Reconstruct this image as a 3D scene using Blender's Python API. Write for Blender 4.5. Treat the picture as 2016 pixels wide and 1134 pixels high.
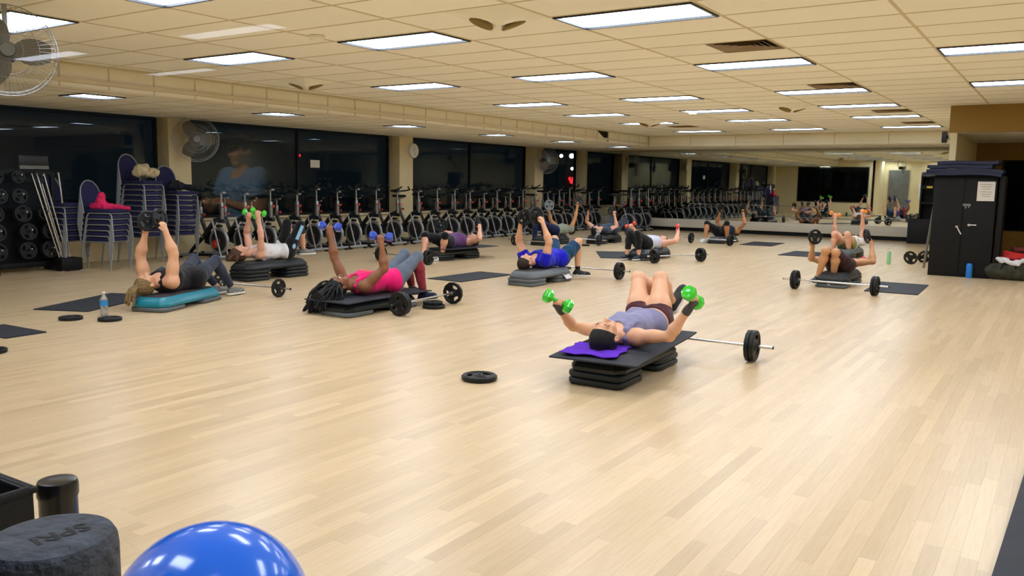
import bpy, bmesh, math, random
import numpy as np
from mathutils import Vector, Matrix, Euler
PI = math.pi
random.seed(7)
rng = np.random.default_rng(7)
SC = bpy.context.scene
COL = SC.collection
for o in list(bpy.data.objects): bpy.data.objects.remove(o)

# ------------------------------------------------------------------ camera, world, exposure
cam_d = bpy.data.cameras.new('camera'); cam = bpy.data.objects.new('camera', cam_d); COL.objects.link(cam)
cam_d.sensor_width = 36.0; cam_d.lens = 36*1636.47/2016; cam_d.clip_start = 0.02; cam_d.clip_end = 200
CR = np.array([[0.8314388, 0.5554266, 0.01451961], [-0.08233259, 0.09731862, 0.99184194], [-0.54948236, 0.82585131, -0.12664418]])
cam.matrix_world = Matrix(((CR[0][0], CR[1][0], -CR[2][0], 3.6304), (CR[0][1], CR[1][1], -CR[2][1], -5.9534), (CR[0][2], CR[1][2], -CR[2][2], 1.40), (0, 0, 0, 1)))
SC.camera = cam
world = bpy.data.worlds.new('night'); SC.world = world; world.use_nodes = True
world.node_tree.nodes['Background'].inputs[0].default_value = (0.006, 0.010, 0.014, 1)
world.node_tree.nodes['Background'].inputs[1].default_value = 1.0
SC.view_settings.view_transform = 'Standard'; SC.view_settings.look = 'None'
SC.view_settings.exposure = 0.0; SC.view_settings.gamma = 1.0
SC.view_settings.use_curve_mapping = False
SC.cycles.max_bounces = 6; SC.cycles.diffuse_bounces = 4; SC.cycles.glossy_bounces = 3
SC.cycles.use_adaptive_sampling = True; SC.cycles.adaptive_threshold = .02
SC.cycles.transparent_max_bounces = 12; SC.cycles.transmission_bounces = 6
SC.cycles.use_denoising = True
SC.cycles.caustics_reflective = False; SC.cycles.caustics_refractive = False
LIGHT_W = 18.0      # strength of every fluorescent lens

# ------------------------------------------------------------------ materials
def lin(c):
    return tuple(((x/255)/12.92 if x/255 <= .04045 else ((x/255+.055)/1.055)**2.4) for x in c)
MATS = {}
def mat(name, rgb, rough=.6, metal=0, var=0., vscale=6, bump=0., bscale=60, spec=.5, emit=0, sheen=0, coat=0, stretch=None):
    if name in MATS: return MATS[name]
    m = bpy.data.materials.new(name); m.use_nodes = True; MATS[name] = m
    nt = m.node_tree; b = nt.nodes['Principled BSDF']; c = lin(rgb)
    b.inputs['Base Color'].default_value = (*c, 1); b.inputs['Roughness'].default_value = rough
    b.inputs['Metallic'].default_value = metal; b.inputs['Specular IOR Level'].default_value = spec
    if coat: b.inputs['Coat Weight'].default_value = coat; b.inputs['Coat Roughness'].default_value = .08
    if sheen: b.inputs['Sheen Weight'].default_value = sheen
    if emit: b.inputs['Emission Color'].default_value = (*c, 1); b.inputs['Emission Strength'].default_value = emit
    if var or bump:
        tc = nt.nodes.new('ShaderNodeTexCoord'); src = tc.outputs['Object']
        if stretch:
            mp = nt.nodes.new('ShaderNodeMapping'); mp.inputs['Scale'].default_value = stretch
            nt.links.new(src, mp.inputs['Vector']); src = mp.outputs['Vector']
    if var:
        n = nt.nodes.new('ShaderNodeTexNoise'); n.inputs['Scale'].default_value = vscale; n.inputs['Detail'].default_value = 4
        nt.links.new(src, n.inputs['Vector'])
        r = nt.nodes.new('ShaderNodeValToRGB'); r.color_ramp.elements[0].position = .3; r.color_ramp.elements[1].position = .7
        r.color_ramp.elements[0].color = (*[x*(1-var) for x in c], 1); r.color_ramp.elements[1].color = (*[min(1, x*(1+var)) for x in c], 1)
        nt.links.new(n.outputs['Fac'], r.inputs['Fac']); nt.links.new(r.outputs['Color'], b.inputs['Base Color'])
    if bump:
        n = nt.nodes.new('ShaderNodeTexNoise'); n.inputs['Scale'].default_value = bscale; n.inputs['Detail'].default_value = 3
        nt.links.new(src, n.inputs['Vector'])
        u = nt.nodes.new('ShaderNodeBump'); u.inputs['Strength'].default_value = bump; u.inputs['Distance'].default_value = .01
        nt.links.new(n.outputs['Fac'], u.inputs['Height']); nt.links.new(u.outputs['Normal'], b.inputs['Normal'])
    return m
def glass_mat(name, tint=(.9, .95, .95), f0=.08, gloss=1.0, rough=0.0):
    m = bpy.data.materials.new(name); m.use_nodes = True; nt = m.node_tree; nt.nodes.clear()
    o = nt.nodes.new('ShaderNodeOutputMaterial'); t = nt.nodes.new('ShaderNodeBsdfTransparent'); g = nt.nodes.new('ShaderNodeBsdfGlossy')
    t.inputs[0].default_value = (*tint, 1); g.inputs['Roughness'].default_value = rough; g.inputs['Color'].default_value = (gloss, gloss, gloss, 1)
    lw = nt.nodes.new('ShaderNodeLayerWeight'); lw.inputs['Blend'].default_value = .5
    p5 = nt.nodes.new('ShaderNodeMath'); p5.operation = 'POWER'; p5.inputs[1].default_value = 5; nt.links.new(lw.outputs['Facing'], p5.inputs[0])
    f = nt.nodes.new('ShaderNodeMath'); f.operation = 'MULTIPLY_ADD'; f.inputs[1].default_value = .92; f.inputs[2].default_value = f0; nt.links.new(p5.outputs[0], f.inputs[0])
    x = nt.nodes.new('ShaderNodeMixShader'); nt.links.new(f.outputs[0], x.inputs[0]); nt.links.new(t.outputs[0], x.inputs[1]); nt.links.new(g.outputs[0], x.inputs[2])
    nt.links.new(x.outputs[0], o.inputs[0]); MATS[name] = m
    return m
def attr_mat(name, base, amp, rough, coat=0, bump=0, grain=False, spec=.5):
    """colour = base * per-piece tone stored in the mesh attribute 'tone'"""
    m = bpy.data.materials.new(name); m.use_nodes = True; MATS[name] = m; nt = m.node_tree; b = nt.nodes['Principled BSDF']
    a = nt.nodes.new('ShaderNodeAttribute'); a.attribute_name = 'tone'
    c = lin(base); r = nt.nodes.new('ShaderNodeValToRGB')
    r.color_ramp.elements[0].color = (*[x*(1-amp*k) for x, k in zip(c, (.8, 1, 1.25))], 1)
    r.color_ramp.elements[1].color = (*[min(1, x*(1+amp*k)) for x, k in zip(c, (1, .95, .9))], 1)
    nt.links.new(a.outputs['Fac'], r.inputs['Fac']); colr = r.outputs['Color']
    b.inputs['Roughness'].default_value = rough; b.inputs['Specular IOR Level'].default_value = spec
    if grain:
        tc = nt.nodes.new('ShaderNodeTexCoord'); mp = nt.nodes.new('ShaderNodeMapping'); mp.inputs['Scale'].default_value = (38, 2.2, 38)
        n = nt.nodes.new('ShaderNodeTexNoise'); n.inputs['Scale'].default_value = 2; n.inputs['Detail'].default_value = 5
        nt.links.new(tc.outputs['Object'], mp.inputs['Vector']); nt.links.new(mp.outputs['Vector'], n.inputs['Vector'])
        x = nt.nodes.new('ShaderNodeMix'); x.data_type = 'RGBA'; x.blend_type = 'MULTIPLY'; x.inputs['Factor'].default_value = .35
        r2 = nt.nodes.new('ShaderNodeValToRGB'); r2.color_ramp.elements[0].position = .35; r2.color_ramp.elements[0].color = (.80, .72, .6, 1); r2.color_ramp.elements[1].position = .6
        nt.links.new(n.outputs['Fac'], r2.inputs['Fac']); nt.links.new(colr, x.inputs['A']); nt.links.new(r2.outputs['Color'], x.inputs['B']); colr = x.outputs['Result']
        n3 = nt.nodes.new('ShaderNodeTexNoise'); n3.inputs['Scale'].default_value = 1.3; n3.inputs['Detail'].default_value = 6
        nt.links.new(tc.outputs['Object'], n3.inputs['Vector'])
        mr = nt.nodes.new('ShaderNodeMapRange'); mr.inputs['To Min'].default_value = rough*.92; mr.inputs['To Max'].default_value = rough*1.1
        nt.links.new(n3.outputs['Fac'], mr.inputs['Value']); nt.links.new(mr.outputs['Result'], b.inputs['Roughness'])
    nt.links.new(colr, b.inputs['Base Color'])
    if bump:
        tc = nt.nodes.new('ShaderNodeTexCoord'); n = nt.nodes.new('ShaderNodeTexNoise'); n.inputs['Scale'].default_value = 90
        nt.links.new(tc.outputs['Object'], n.inputs['Vector'])
        u = nt.nodes.new('ShaderNodeBump'); u.inputs['Strength'].default_value = bump; u.inputs['Distance'].default_value = .004
        nt.links.new(n.outputs['Fac'], u.inputs['Height']); nt.links.new(u.outputs['Normal'], b.inputs['Normal'])
    return m

# ------------------------------------------------------------------ mesh helpers
def rotz(a): return Matrix.Rotation(a, 4, 'Z')
def frame(a, b):
    d = (Vector(b)-Vector(a)); L = d.length; d.normalize()
    return d.to_track_quat('Z', 'Y').to_matrix().to_4x4(), L
class MB:
    def __init__(s): s.v = []; s.f = []; s.t = []
    def add(s, vs, fs, M=None, tone=None):
        k = len(s.v)
        s.v += [tuple(M @ Vector(p)) for p in vs] if M is not None else [tuple(p) for p in vs]
        s.f += [tuple(i+k for i in f) for f in fs]
        if tone is not None: s.t += [tone]*len(fs)
        return s
    def box(s, c, d, M=None, bev=0, tone=None):
        x, y, z = [q/2 for q in d]; cx, cy, cz = c
        if not bev:
            vs = [(cx+i*x, cy+j*y, cz+k*z) for i in (-1, 1) for j in (-1, 1) for k in (-1, 1)]
            fs = [(0, 1, 3, 2), (4, 6, 7, 5), (0, 4, 5, 1), (2, 3, 7, 6), (0, 2, 6, 4), (1, 5, 7, 3)]
            return s.add(vs, fs, M, tone)
        b = min(bev, x*.9, y*.9, z*.9); bm = bmesh.new(); bmesh.ops.create_cube(bm, size=1)
        for v in bm.verts: v.co = Vector((v.co.x*d[0], v.co.y*d[1], v.co.z*d[2]))
        bmesh.ops.bevel(bm, geom=bm.edges[:], offset=b, segments=2, affect='EDGES', profile=.5)
        vs = [(v.co.x+cx, v.co.y+cy, v.co.z+cz) for v in bm.verts]; bm.verts.index_update()
        fs = [tuple(v.index for v in f.verts) for f in bm.faces]; bm.free()
        return s.add(vs, fs, M, tone)
    def lathe(s, prof, n=24, M=None, close=False):
        vs = []; fs = []
        for r, z in prof:
            for i in range(n): vs.append((r*math.cos(2*PI*i/n), r*math.sin(2*PI*i/n), z))
        m = len(prof)
        for j in range(m if close else m-1):
            for i in range(n):
                a, b = j*n+i, j*n+(i+1) % n; c, d = ((j+1) % m)*n+(i+1) % n, ((j+1) % m)*n+i
                fs.append((a, b, c, d))
        if not close:
            if prof[0][0] > 1e-6: fs.append(tuple(range(n))[::-1])
            if prof[-1][0] > 1e-6: fs.append(tuple((m-1)*n+i for i in range(n)))
        return s.add(vs, fs, M)
    def cyl(s, a, b, r, r2=None, n=12, bev=0):
        M, L = frame(a, b); M = Matrix.Translation(a) @ M; r2 = r if r2 is None else r2
        pr = [(r, 0), (r2, L)] if not bev else [(r-bev, 0), (r, bev), (r2, L-bev), (r2-bev, L)]
        return s.lathe(pr, n, M)
    def tube(s, pts, r, n=8, closed=False):
        P = [Vector(p) for p in pts]; m = len(P); vs = []; fs = []; up = None
        for i, p in enumerate(P):
            if closed: t = P[(i+1) % m]-P[i-1]
            else: t = P[min(i+1, m-1)]-P[max(i-1, 0)]
            t.normalize()
            if up is None: up = t.orthogonal().normalized()
            up = (up-t*up.dot(t)).normalized(); w = t.cross(up); rr = r[i] if isinstance(r, (list, tuple)) else r
            for k in range(n):
                a = 2*PI*k/n; vs.append(p+(up*math.cos(a)+w*math.sin(a))*rr)
        for i in range(m if closed else m-1):
            for k in range(n): fs.append((i*n+k, i*n+(k+1) % n, ((i+1) % m)*n+(k+1) % n, ((i+1) % m)*n+k))
        if not closed: fs += [tuple(range(n))[::-1], tuple((m-1)*n+k for k in range(n))]
        return s.add(vs, fs)
    def ball(s, c, r, n=16, M=None, m=None):
        m = m or n//2; r = (r, r, r) if isinstance(r, (int, float)) else r
        pr = [(math.sin(PI*j/m), -math.cos(PI*j/m)) for j in range(m+1)]; pr[0] = (1e-5, -1); pr[-1] = (1e-5, 1)
        T = Matrix.Translation(c) @ Matrix.Diagonal((*r, 1)); T = (M @ T) if M is not None else T
        return s.lathe(pr, n, T)
    def prism(s, poly, z0, z1, M=None, bev=0, tone=None):
        n = len(poly)
        if bev:
            cx = sum(p[0] for p in poly)/n; cy = sum(p[1] for p in poly)/n
            sh = [(cx+(x-cx)*(1-bev/max(.01, math.hypot(x-cx, y-cy))), cy+(y-cy)*(1-bev/max(.01, math.hypot(x-cx, y-cy)))) for x, y in poly]
            L = [(sh, z0), (poly, z0+bev), (poly, z1-bev), (sh, z1)]
        else: L = [(poly, z0), (poly, z1)]
        vs = [(x, y, z) for P, z in L for x, y in P]; fs = [tuple(range(n))[::-1], tuple((len(L)-1)*n+i for i in range(n))]
        for j in range(len(L)-1): fs += [(j*n+i, j*n+(i+1) % n, (j+1)*n+(i+1) % n, (j+1)*n+i) for i in range(n)]
        return s.add(vs, fs, M, tone)
    def mesh(s, name):
        me = bpy.data.meshes.new(name); me.from_pydata(s.v, [], s.f)
        if s.t:
            a = me.attributes.new('tone', 'FLOAT', 'FACE'); a.data.foreach_set('value', s.t)
        me.validate(); return me
    def build(s, name, m, parent=None, smooth=35, recalc=True, loc=(0, 0, 0)):
        me = s.mesh(name)
        if recalc and not s.t:
            bm = bmesh.new(); bm.from_mesh(me); bmesh.ops.recalc_face_normals(bm, faces=bm.faces); bm.to_mesh(me); bm.free()
        return link(name, me, m, parent, smooth, loc)
def link(name, me, m, parent=None, smooth=35, loc=(0, 0, 0)):
    for x in (m if isinstance(m, (list, tuple)) else [m]):
        me.materials.append(MATS[x] if isinstance(x, str) else x)
    if smooth:
        me.polygons.foreach_set('use_smooth', [True]*len(me.polygons)); me.set_sharp_from_angle(angle=math.radians(smooth))
    o = bpy.data.objects.new(name, me); o.location = loc; COL.objects.link(o)
    if parent: o.parent = parent
    return o
def tag(o, label=None, cat=None, group=None, kind=None):
    if label: o['label'] = label
    if cat: o['category'] = cat
    if group: o['group'] = group
    if kind: o['kind'] = kind
    return o
def empty(name, loc, rz=0, label=None, cat=None, group=None, kind=None, M=None):
    o = bpy.data.objects.new(name, None); o.empty_display_size = .1
    if M is not None: o.matrix_world = M
    else: o.location = loc; o.rotation_euler = (0, 0, rz)
    COL.objects.link(o); return tag(o, label, cat, group, kind)
def children(o): return [c for c in bpy.data.objects if c.parent == o]
def tree(o): return (o, [tree(c) for c in children(o)])
def copy_tree(t, parent=None):
    o, ch = t; c = o.copy(); COL.objects.link(c)
    if parent: c.parent = parent
    for x in ch: copy_tree(x, c)
    return c
def place(T, loc, rz=0, label=None, group=None, cat=None, M=None):
    """first call moves the prototype itself, later calls copy it; T = [tree, used]"""
    if not T[1]: o = T[0][0]; T[1] = True
    else: o = copy_tree(T[0])
    if M is not None: o.matrix_world = M
    else: o.location = loc; o.rotation_euler = (0, 0, rz)
    if label: o['label'] = label
    if group: o['group'] = group
    elif 'group' in o and label: del o['group']
    if cat: o['category'] = cat
    return o
def Mfrom(x, y, z, loc):
    """matrix with the given axis vectors"""
    x, y, z = Vector(x).normalized(), Vector(y).normalized(), Vector(z).normalized()
    return Matrix(((x.x, y.x, z.x, loc[0]), (x.y, y.y, z.y, loc[1]), (x.z, y.z, z.z, loc[2]), (0, 0, 0, 1)))
def ordi(n):
    w = ['first', 'second', 'third', 'fourth', 'fifth', 'sixth', 'seventh', 'eighth', 'ninth', 'tenth', 'eleventh', 'twelfth', 'thirteenth', 'fourteenth', 'fifteenth', 'sixteenth', 'seventeenth', 'eighteenth', 'nineteenth', 'twentieth']
    if n <= 20: return w[n-1]
    return {2: 'twenty', 3: 'thirty'}[n//10]+'-'+w[n % 10-1] if n % 10 else {3: 'thirtieth'}[n//10]
def seen(p, pad=60):
    q = CR @ (np.array(p)-np.array([3.6304, -5.9534, 1.40]))
    if q[2] < .3: return False
    u, v = 1008+1636.5*q[0]/q[2], 567-1636.5*q[1]/q[2]
    return -pad < u < 2016+pad and -pad < v < 1134+pad

# ------------------------------------------------------------------ materials in use
mat('tile', (240, 236, 222), .9, var=.03, vscale=3, bump=.25, bscale=160, spec=.2)
attr_mat('tile_tone', (243, 240, 228), .03, .92, bump=.25, spec=.2)
mat('grid', (206, 192, 158), .6)
mat('soffit', (238, 230, 206), .85, var=.03, vscale=2, spec=.2)
mat('wall', (226, 210, 168), .85, var=.03, vscale=2, bump=.05, bscale=120, spec=.25)
mat('wall_dark', (150, 118, 62), .85, var=.04, vscale=2, spec=.25)
mat('white_board', (214, 206, 188), .45, var=.02)
mat('near_black', (7, 8, 9), .6, spec=.3)
mat('black_gloss', (9, 10, 11), .3)
mat('rubber', (14, 15, 17), .6, spec=.3, bump=.12, bscale=200)
mat('mat_rubber', (36, 40, 48), .66, spec=.35, bump=.1, bscale=220, var=.12, vscale=9)
mat('step_black', (15, 21, 23), .45, spec=.4, bump=.1, bscale=180)
mat('step_grey', (88, 94, 98), .45, bump=.1, bscale=180, var=.06)
mat('step_dark', (46, 50, 53), .45, bump=.1, bscale=180, var=.08)
mat('step_teal', (10, 118, 138), .35, bump=.08, bscale=180, var=.1)
mat('step_tread', (46, 40, 42), .7, bump=.25, bscale=250)
mat('chrome', (205, 205, 205), .22, metal=1)
mat('steel', (150, 152, 152), .33, metal=.85)
mat('silver_paint', (150, 153, 156), .35, metal=.4)
mat('dark_paint', (34, 36, 38), .4, metal=.2)
mat('iron', (11, 13, 15), .45, spec=.35, bump=.08, bscale=90)
mat('iron_light', (110, 118, 120), .4, bump=.08)
mat('red_plastic', (196, 52, 40), .35)
mat('green_vinyl', (42, 205, 30), .22, coat=.6)
mat('blue_vinyl', (24, 70, 185), .22, coat=.6)
mat('red_vinyl', (214, 52, 40), .25, coat=.5)
mat('orange_vinyl', (240, 140, 45), .3, coat=.4)
mat('blue_ball', (0, 104, 228), .16, coat=.3)
mat('foam', (58, 62, 70), .75, bump=.9, bscale=55, var=.45, vscale=38)
mat('plastic_white', (225, 225, 222), .4)
mat('brown_metal', (128, 104, 66), .5, var=.25, vscale=5)
mat('speaker_grille', (128, 104, 42), .8, bump=.3, bscale=400)
mat('chair_fabric', (30, 29, 76), .9, bump=.2, bscale=300, var=.15, vscale=20)
mat('pink_cloth', (236, 30, 100), .8, var=.1, bump=.2)
mat('cream_cloth', (206, 190, 150), .8, var=.25, vscale=20, bump=.3)
mat('charcoal_cloth', (30, 30, 38), .9, bump=.3, var=.2)
mat('blue_mat', (6, 22, 62), .5, var=.25, vscale=5, bump=.15, bscale=30)
mat('paper', (226, 222, 212), .8)
mat('ink', (120, 118, 112), .9)
mat('purple_towel', (92, 28, 190), .95, bump=.5, bscale=120, var=.12)
mat('white_towel', (224, 222, 226), .95, bump=.4, bscale=120)
mat('camo', (52, 52, 40), .85, var=.6, vscale=9)
mat('red_cloth', (198, 34, 32), .7, var=.2, vscale=8)
mat('maroon_cloth', (110, 40, 40), .8)
mat('clear_plastic', (225, 232, 235), .12, spec=.6); MATS['clear_plastic'].node_tree.nodes['Principled BSDF'].inputs['Transmission Weight'].default_value = .75
mat('label_blue', (40, 140, 215), .4)
mat('mint_plastic', (150, 205, 155), .3)
mat('blue_bottle', (28, 118, 205), .3)
mat('grey_metal', (122, 124, 122), .35, metal=.6, var=.15, vscale=3)
mat('lens', (224, 236, 255), .4, emit=LIGHT_W)
mat('lobby_lens', (230, 238, 255), .4, emit=3.0)
mat('neon_red', (255, 40, 50), .4, emit=6)
mat('lamp_white', (255, 250, 240), .4, emit=14)
mat('asphalt', (30, 30, 30), .9, var=.3)
mat('lobby', (40, 38, 34), .9)
mat('exit_red', (230, 40, 30), .4, emit=2)
glass_mat('window_glass', (.55, .62, .62), .05, .5)
glass_mat('pane_glass', (.985, .99, .985), .05, .9)
mm = bpy.data.materials.new('mirror'); mm.use_nodes = True; MATS['mirror'] = mm
_b = mm.node_tree.nodes['Principled BSDF']; _b.inputs['Metallic'].default_value = 1; _b.inputs['Roughness'].default_value = .015; _b.inputs['Base Color'].default_value = (.60, .63, .58, 1)
attr_mat('maple', (212, 188, 150), .15, .29, grain=True, spec=.5)
attr_mat('glow_dummy', (1, 1, 1), 0, .5)

# ------------------------------------------------------------------ the room
TX, TY, ZC, ZL, XS, YS = 1.2192, .6096, 2.73, 2.42, -6.35, 15.85
XW, YM, XR, YN = -9.5, 18.0, 7.3, -5.75
def S(o): o['kind'] = 'structure'; return o
# floor: slab + planks running along Y
mat('subfloor', (168, 140, 98), .6)
fl = S(MB().box(((XW+XR)/2-.1, (YN+YM)/2, -.0545), (XR-XW+.3, YM-YN+.2, .1)).build('floor', 'subfloor'))
PW = .064; planks = []
nx = int((XR-XW)/PW)
for a in range(nx):
    x = XW-.1+PW*(a+.5); y = YN-rng.random()*.8
    while y < YM:
        L = .35+rng.random()*.85; y1 = min(y+L, YM); y0 = max(y, YN)
        if y1-y0 > .03: planks.append((x, (y0+y1)/2, y1-y0, float(np.clip(rng.normal(.5, .22), 0, 1))))
        y = y1
def dcam(p): return math.hypot(p[0]-3.63, p[1]+5.95)
vis = sorted([p for p in planks if seen((p[0], p[1], 0), 10) and dcam(p) > 1.9], key=dcam)[:290]
vs_ = set(id(p) for p in vis)
def plank_geo(mb, x, y, L, t):
    g = .00022; w = PW/2-g; l = L/2-g
    vs = [(x-w, y-l, 0), (x+w, y-l, 0), (x+w, y+l, 0), (x-w, y+l, 0), (x-w, y-l, -.011), (x+w, y-l, -.011), (x+w, y+l, -.011), (x-w, y+l, -.011)]
    mb.add(vs, [(0, 1, 2, 3), (0, 4, 5, 1), (1, 5, 6, 2), (2, 6, 7, 3), (3, 7, 4, 0)], None, t)
mb = MB()
for p in planks:
    if id(p) not in vs_: plank_geo(mb, *p)
o = mb.build('plank_field', 'maple', fl, smooth=0); o['kind'] = 'stuff'
for p in vis:
    m1 = MB(); plank_geo(m1, 0, 0, p[2], p[3]); q = m1.build('plank', 'maple', fl, smooth=0, loc=(p[0], p[1], 0))

# ceiling
LIGHTS = [(i, j) for i in (-4, -2, 0, 2, 4) for j in (-9, -4, 0, 5, 10, 14, 18, 23) if (i, j) not in ((4, 14), (4, 18), (4, 23), (2, 14), (2, 18), (2, 23))]
VENTS = [(0, 3), (0, 9), (0, 16), (0, 21), (-4, 20)]
SPK = [(-1, -1), (-5, 3), (-1, 13), (-4, 17)]
ce = S(MB().box(((XS+XR)/2, (YN+YS)/2, ZC+.16), (XR-XS, YS-YN, .05)).build('ceiling', 'grid'))
used = set(LIGHTS)
ctiles = []
for i in range(-6, 6):
    x0, x1 = max(i*TX, XS), min((i+1)*TX, XR)
    if x1-x0 < .1: continue
    for j in range(-10, 26):
        y0, y1 = max(j*TY, YN), min((j+1)*TY, YS)
        if y1-y0 < .05 or (i, j) in used: continue
        if x0 > 1.9 and y0 > 9.45: continue
        if (i, j) in VENTS: ctiles.append((x0, x0+TX/2, y0, y1)); continue
        if (i, j) in SPK: ctiles.append((x0, x0+TX/2, y0, y1)); continue
        ctiles.append((x0, x1, y0, y1))
def tile_geo(mb, x0, x1, y0, y1, z, t, g=.011):
    x0 += g; x1 -= g; y0 += g; y1 -= g
    vs = [(x0, y0, z), (x1, y0, z), (x1, y1, z), (x0, y1, z), (x0, y0, z+.014), (x1, y0, z+.014), (x1, y1, z+.014), (x0, y1, z+.014)]
    mb.add(vs, [(3, 2, 1, 0), (0, 1, 5, 4), (1, 2, 6, 5), (2, 3, 7, 6), (3, 0, 4, 7)], None, t)
mb = MB(); n = 0
for t in sorted(ctiles, key=lambda t: dcam(((t[0]+t[1])/2, (t[2]+t[3])/2))):
    c = ((t[0]+t[1])/2, (t[2]+t[3])/2, ZC); tn = float(rng.random())
    if n < 290 and seen(c, 150):
        m1 = MB(); tile_geo(m1, t[0]-c[0], t[1]-c[0], t[2]-c[1], t[3]-c[1], 0, tn); m1.build('tile', 'tile_tone', ce, smooth=0, loc=c); n += 1
    else: tile_geo(mb, *t, ZC, tn)
o = mb.build('tile_field', 'tile_tone', ce, smooth=0); o['kind'] = 'stuff'
g = MB()
for i in range(-5, 6): g.box((i*TX, (YN+(YS if i < 2 else 9.45))/2, ZC-.001), (.024, (YS if i < 2 else 9.45)-YN, .006))
for j in range(-9, 26): g.box(((XS+XR)/2 if j < 16 else (XS+1.9)/2, j*TY, ZC-.0004), (XR-XS if j < 16 else 1.9-XS, .020, .005))
g.build('ceiling_grid', 'grid', ce, smooth=0)
# lower ceiling over the window side and in front of the mirror
cl = S(MB().box(((XW+XS)/2-.1, (YM-3)/2, ZL+.10), (XS-XW+.3, YM+3, .05)).box(((XS+2)/2, (YS+YM)/2, ZL+.10), (2-XS, YM-YS, .05)).build('ceiling', 'grid'))
LL = [(-7.3, -.15+3.05*k) for k in range(-1, 6)]
mb = MB(); x_ = [XS-.0, XS-.35, -7.3+.61, -7.3, -8.52, XW-.1]
for a in range(5):
    for b in range(-5, 30):
        y0, y1 = -.15+.61*b, -.15+.61*(b+1)
        if y1 > YM or (a == 2 and any(abs(y0-q[1]) < .05 for q in LL)): continue
        x0, x1 = x_[a+1], x_[a]
        if y0 < 3.2 and seen((x0, y0, ZL), 30):
            m1 = MB(); tile_geo(m1, 0, x1-x0, 0, y1-y0, 0, float(rng.random())); m1.build('tile', 'tile_tone', cl, smooth=0, loc=(x0, y0, ZL))
        else: tile_geo(mb, x0, x1, y0, y1, ZL, float(rng.random()))
for a in range(7):
    for b in range(4):
        if YS+.54*(b+1) <= YM+.02: tile_geo(mb, XS+a*1.19, XS+(a+1)*1.19, YS+.54*b, YS+.54*(b+1), ZL, float(rng.random()))
o = mb.build('tile_field', 'tile_tone', cl, smooth=0); o['kind'] = 'stuff'
g = MB()
for x in x_[1:-1]: g.box((x, (YM-3)/2, ZL), (.022, YM+3, .005))
for b in range(-4, 30): g.box(((XW+XS)/2, -.15+.61*b, ZL+.0005), (XS-XW+.1, .02, .005))
g.build('ceiling_grid', 'grid', cl, smooth=0)
# soffit faces
so = S(MB().box((XS-.06, (YS-3)/2, (ZC+ZL)/2+.03), (.02, YS+3, ZC-ZL+.06)).box(((XS+1.95)/2, YS+.06, (ZC+ZL)/2+.03), (1.95-XS, .02, ZC-ZL+.06)).build('wall_soffit', 'grid'))
k = 0
for j in range(-5, 26):
    y0, y1 = j*TY, min((j+1)*TY, YS)
    if j == 21:
        MB().box((0, 0, 0), (.004, y1-y0, ZC-ZL-.03)).build('gap_dark_sheet', 'near_black', so, loc=(XS-.045, (y0+y1)/2, (ZC+ZL)/2))  # black sheet paints in the darkness of the hole behind the missing panel
        MB().prism([(-.3, .13), (-.3, -.13), (.3, -.13)], -.008, .008, Mfrom((0, 1, 0), (0, 0, 1), (1, 0, 0), (0, 0, 0))).build('panel', 'soffit', so, smooth=0, loc=(XS-.014, (y0+y1)/2, (ZC+ZL)/2)); continue
    m1 = MB().box((0, 0, 0), (.02, y1-y0-.022, ZC-ZL-.046), bev=.002); m1.build('panel', 'soffit', so, loc=(XS-.01+.006*rng.random(), (y0+y1)/2, (ZC+ZL)/2))
x0 = XS
for x1 in (-5.1, -3.85, -2.6, -1.35, -.1, 1.15, 1.95):
    m1 = MB().box((0, 0, 0), (x1-x0-.022, .02, ZC-ZL-.046), bev=.002); m1.build('panel', 'soffit', so, loc=((x0+x1)/2, YS+.01, (ZC+ZL)/2)); x0 = x1
g = MB()
for z in (ZC-.012, ZL+.012):
    g.box((XS+.004, (YS-3)/2, z), (.03, YS+3, .024)); g.box(((XS+1.95)/2, YS-.004, z), (1.95-XS, .03, .024))
for j in range(-4, 26): g.box((XS-.002, j*TY, (ZC+ZL)/2), (.016, .022, ZC-ZL-.02))
for x in (-5.1, -3.85, -2.6, -1.35, -.1, 1.15): g.box((x, YS+.002, (ZC+ZL)/2), (.022, .016, ZC-ZL-.02))
g.build('soffit_grid', 'grid', so, smooth=0)

# window wall: sill wall, columns, panes
wl = S(MB().box((XW-.25, (YM-3)/2, .31), (.3, YM+3, .62)).build('wall_left', 'wall'))
MB().box((XW-.2, (YM-3)/2, .635), (.36, YM+3, .03), bev=.006).build('window_sill', 'wall', wl)
cols = [(-3.1, -2.6), (2.92, 3.36), (8.95, 9.43), (14.9, 15.38), (17.94, 18.0)]
for a, b in cols: S(MB().box((XW-.22, (a+b)/2, 1.22), (.44, b-a, 2.44), bev=.004).build('column', 'wall'))
for k in range(4):
    a, b = cols[k][1], cols[k+1][0]
    w = S(MB().box((XW-.36, (a+b)/2, 1.53), (.012, b-a, 1.80)).build('window_%d' % (k+1), 'window_glass', smooth=0))
    f = MB()
    for z in (.67, 2.4): f.box((XW-.36, (a+b)/2, z), (.06, b-a, .05))
    for y in (a+.025, b-.025) + (((a+b)/2,) if b-a > 3 else ()): f.box((XW-.36, y, 1.53), (.06, .05, 1.78))
    f.build('window_frame', 'near_black', w, smooth=0)
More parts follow.
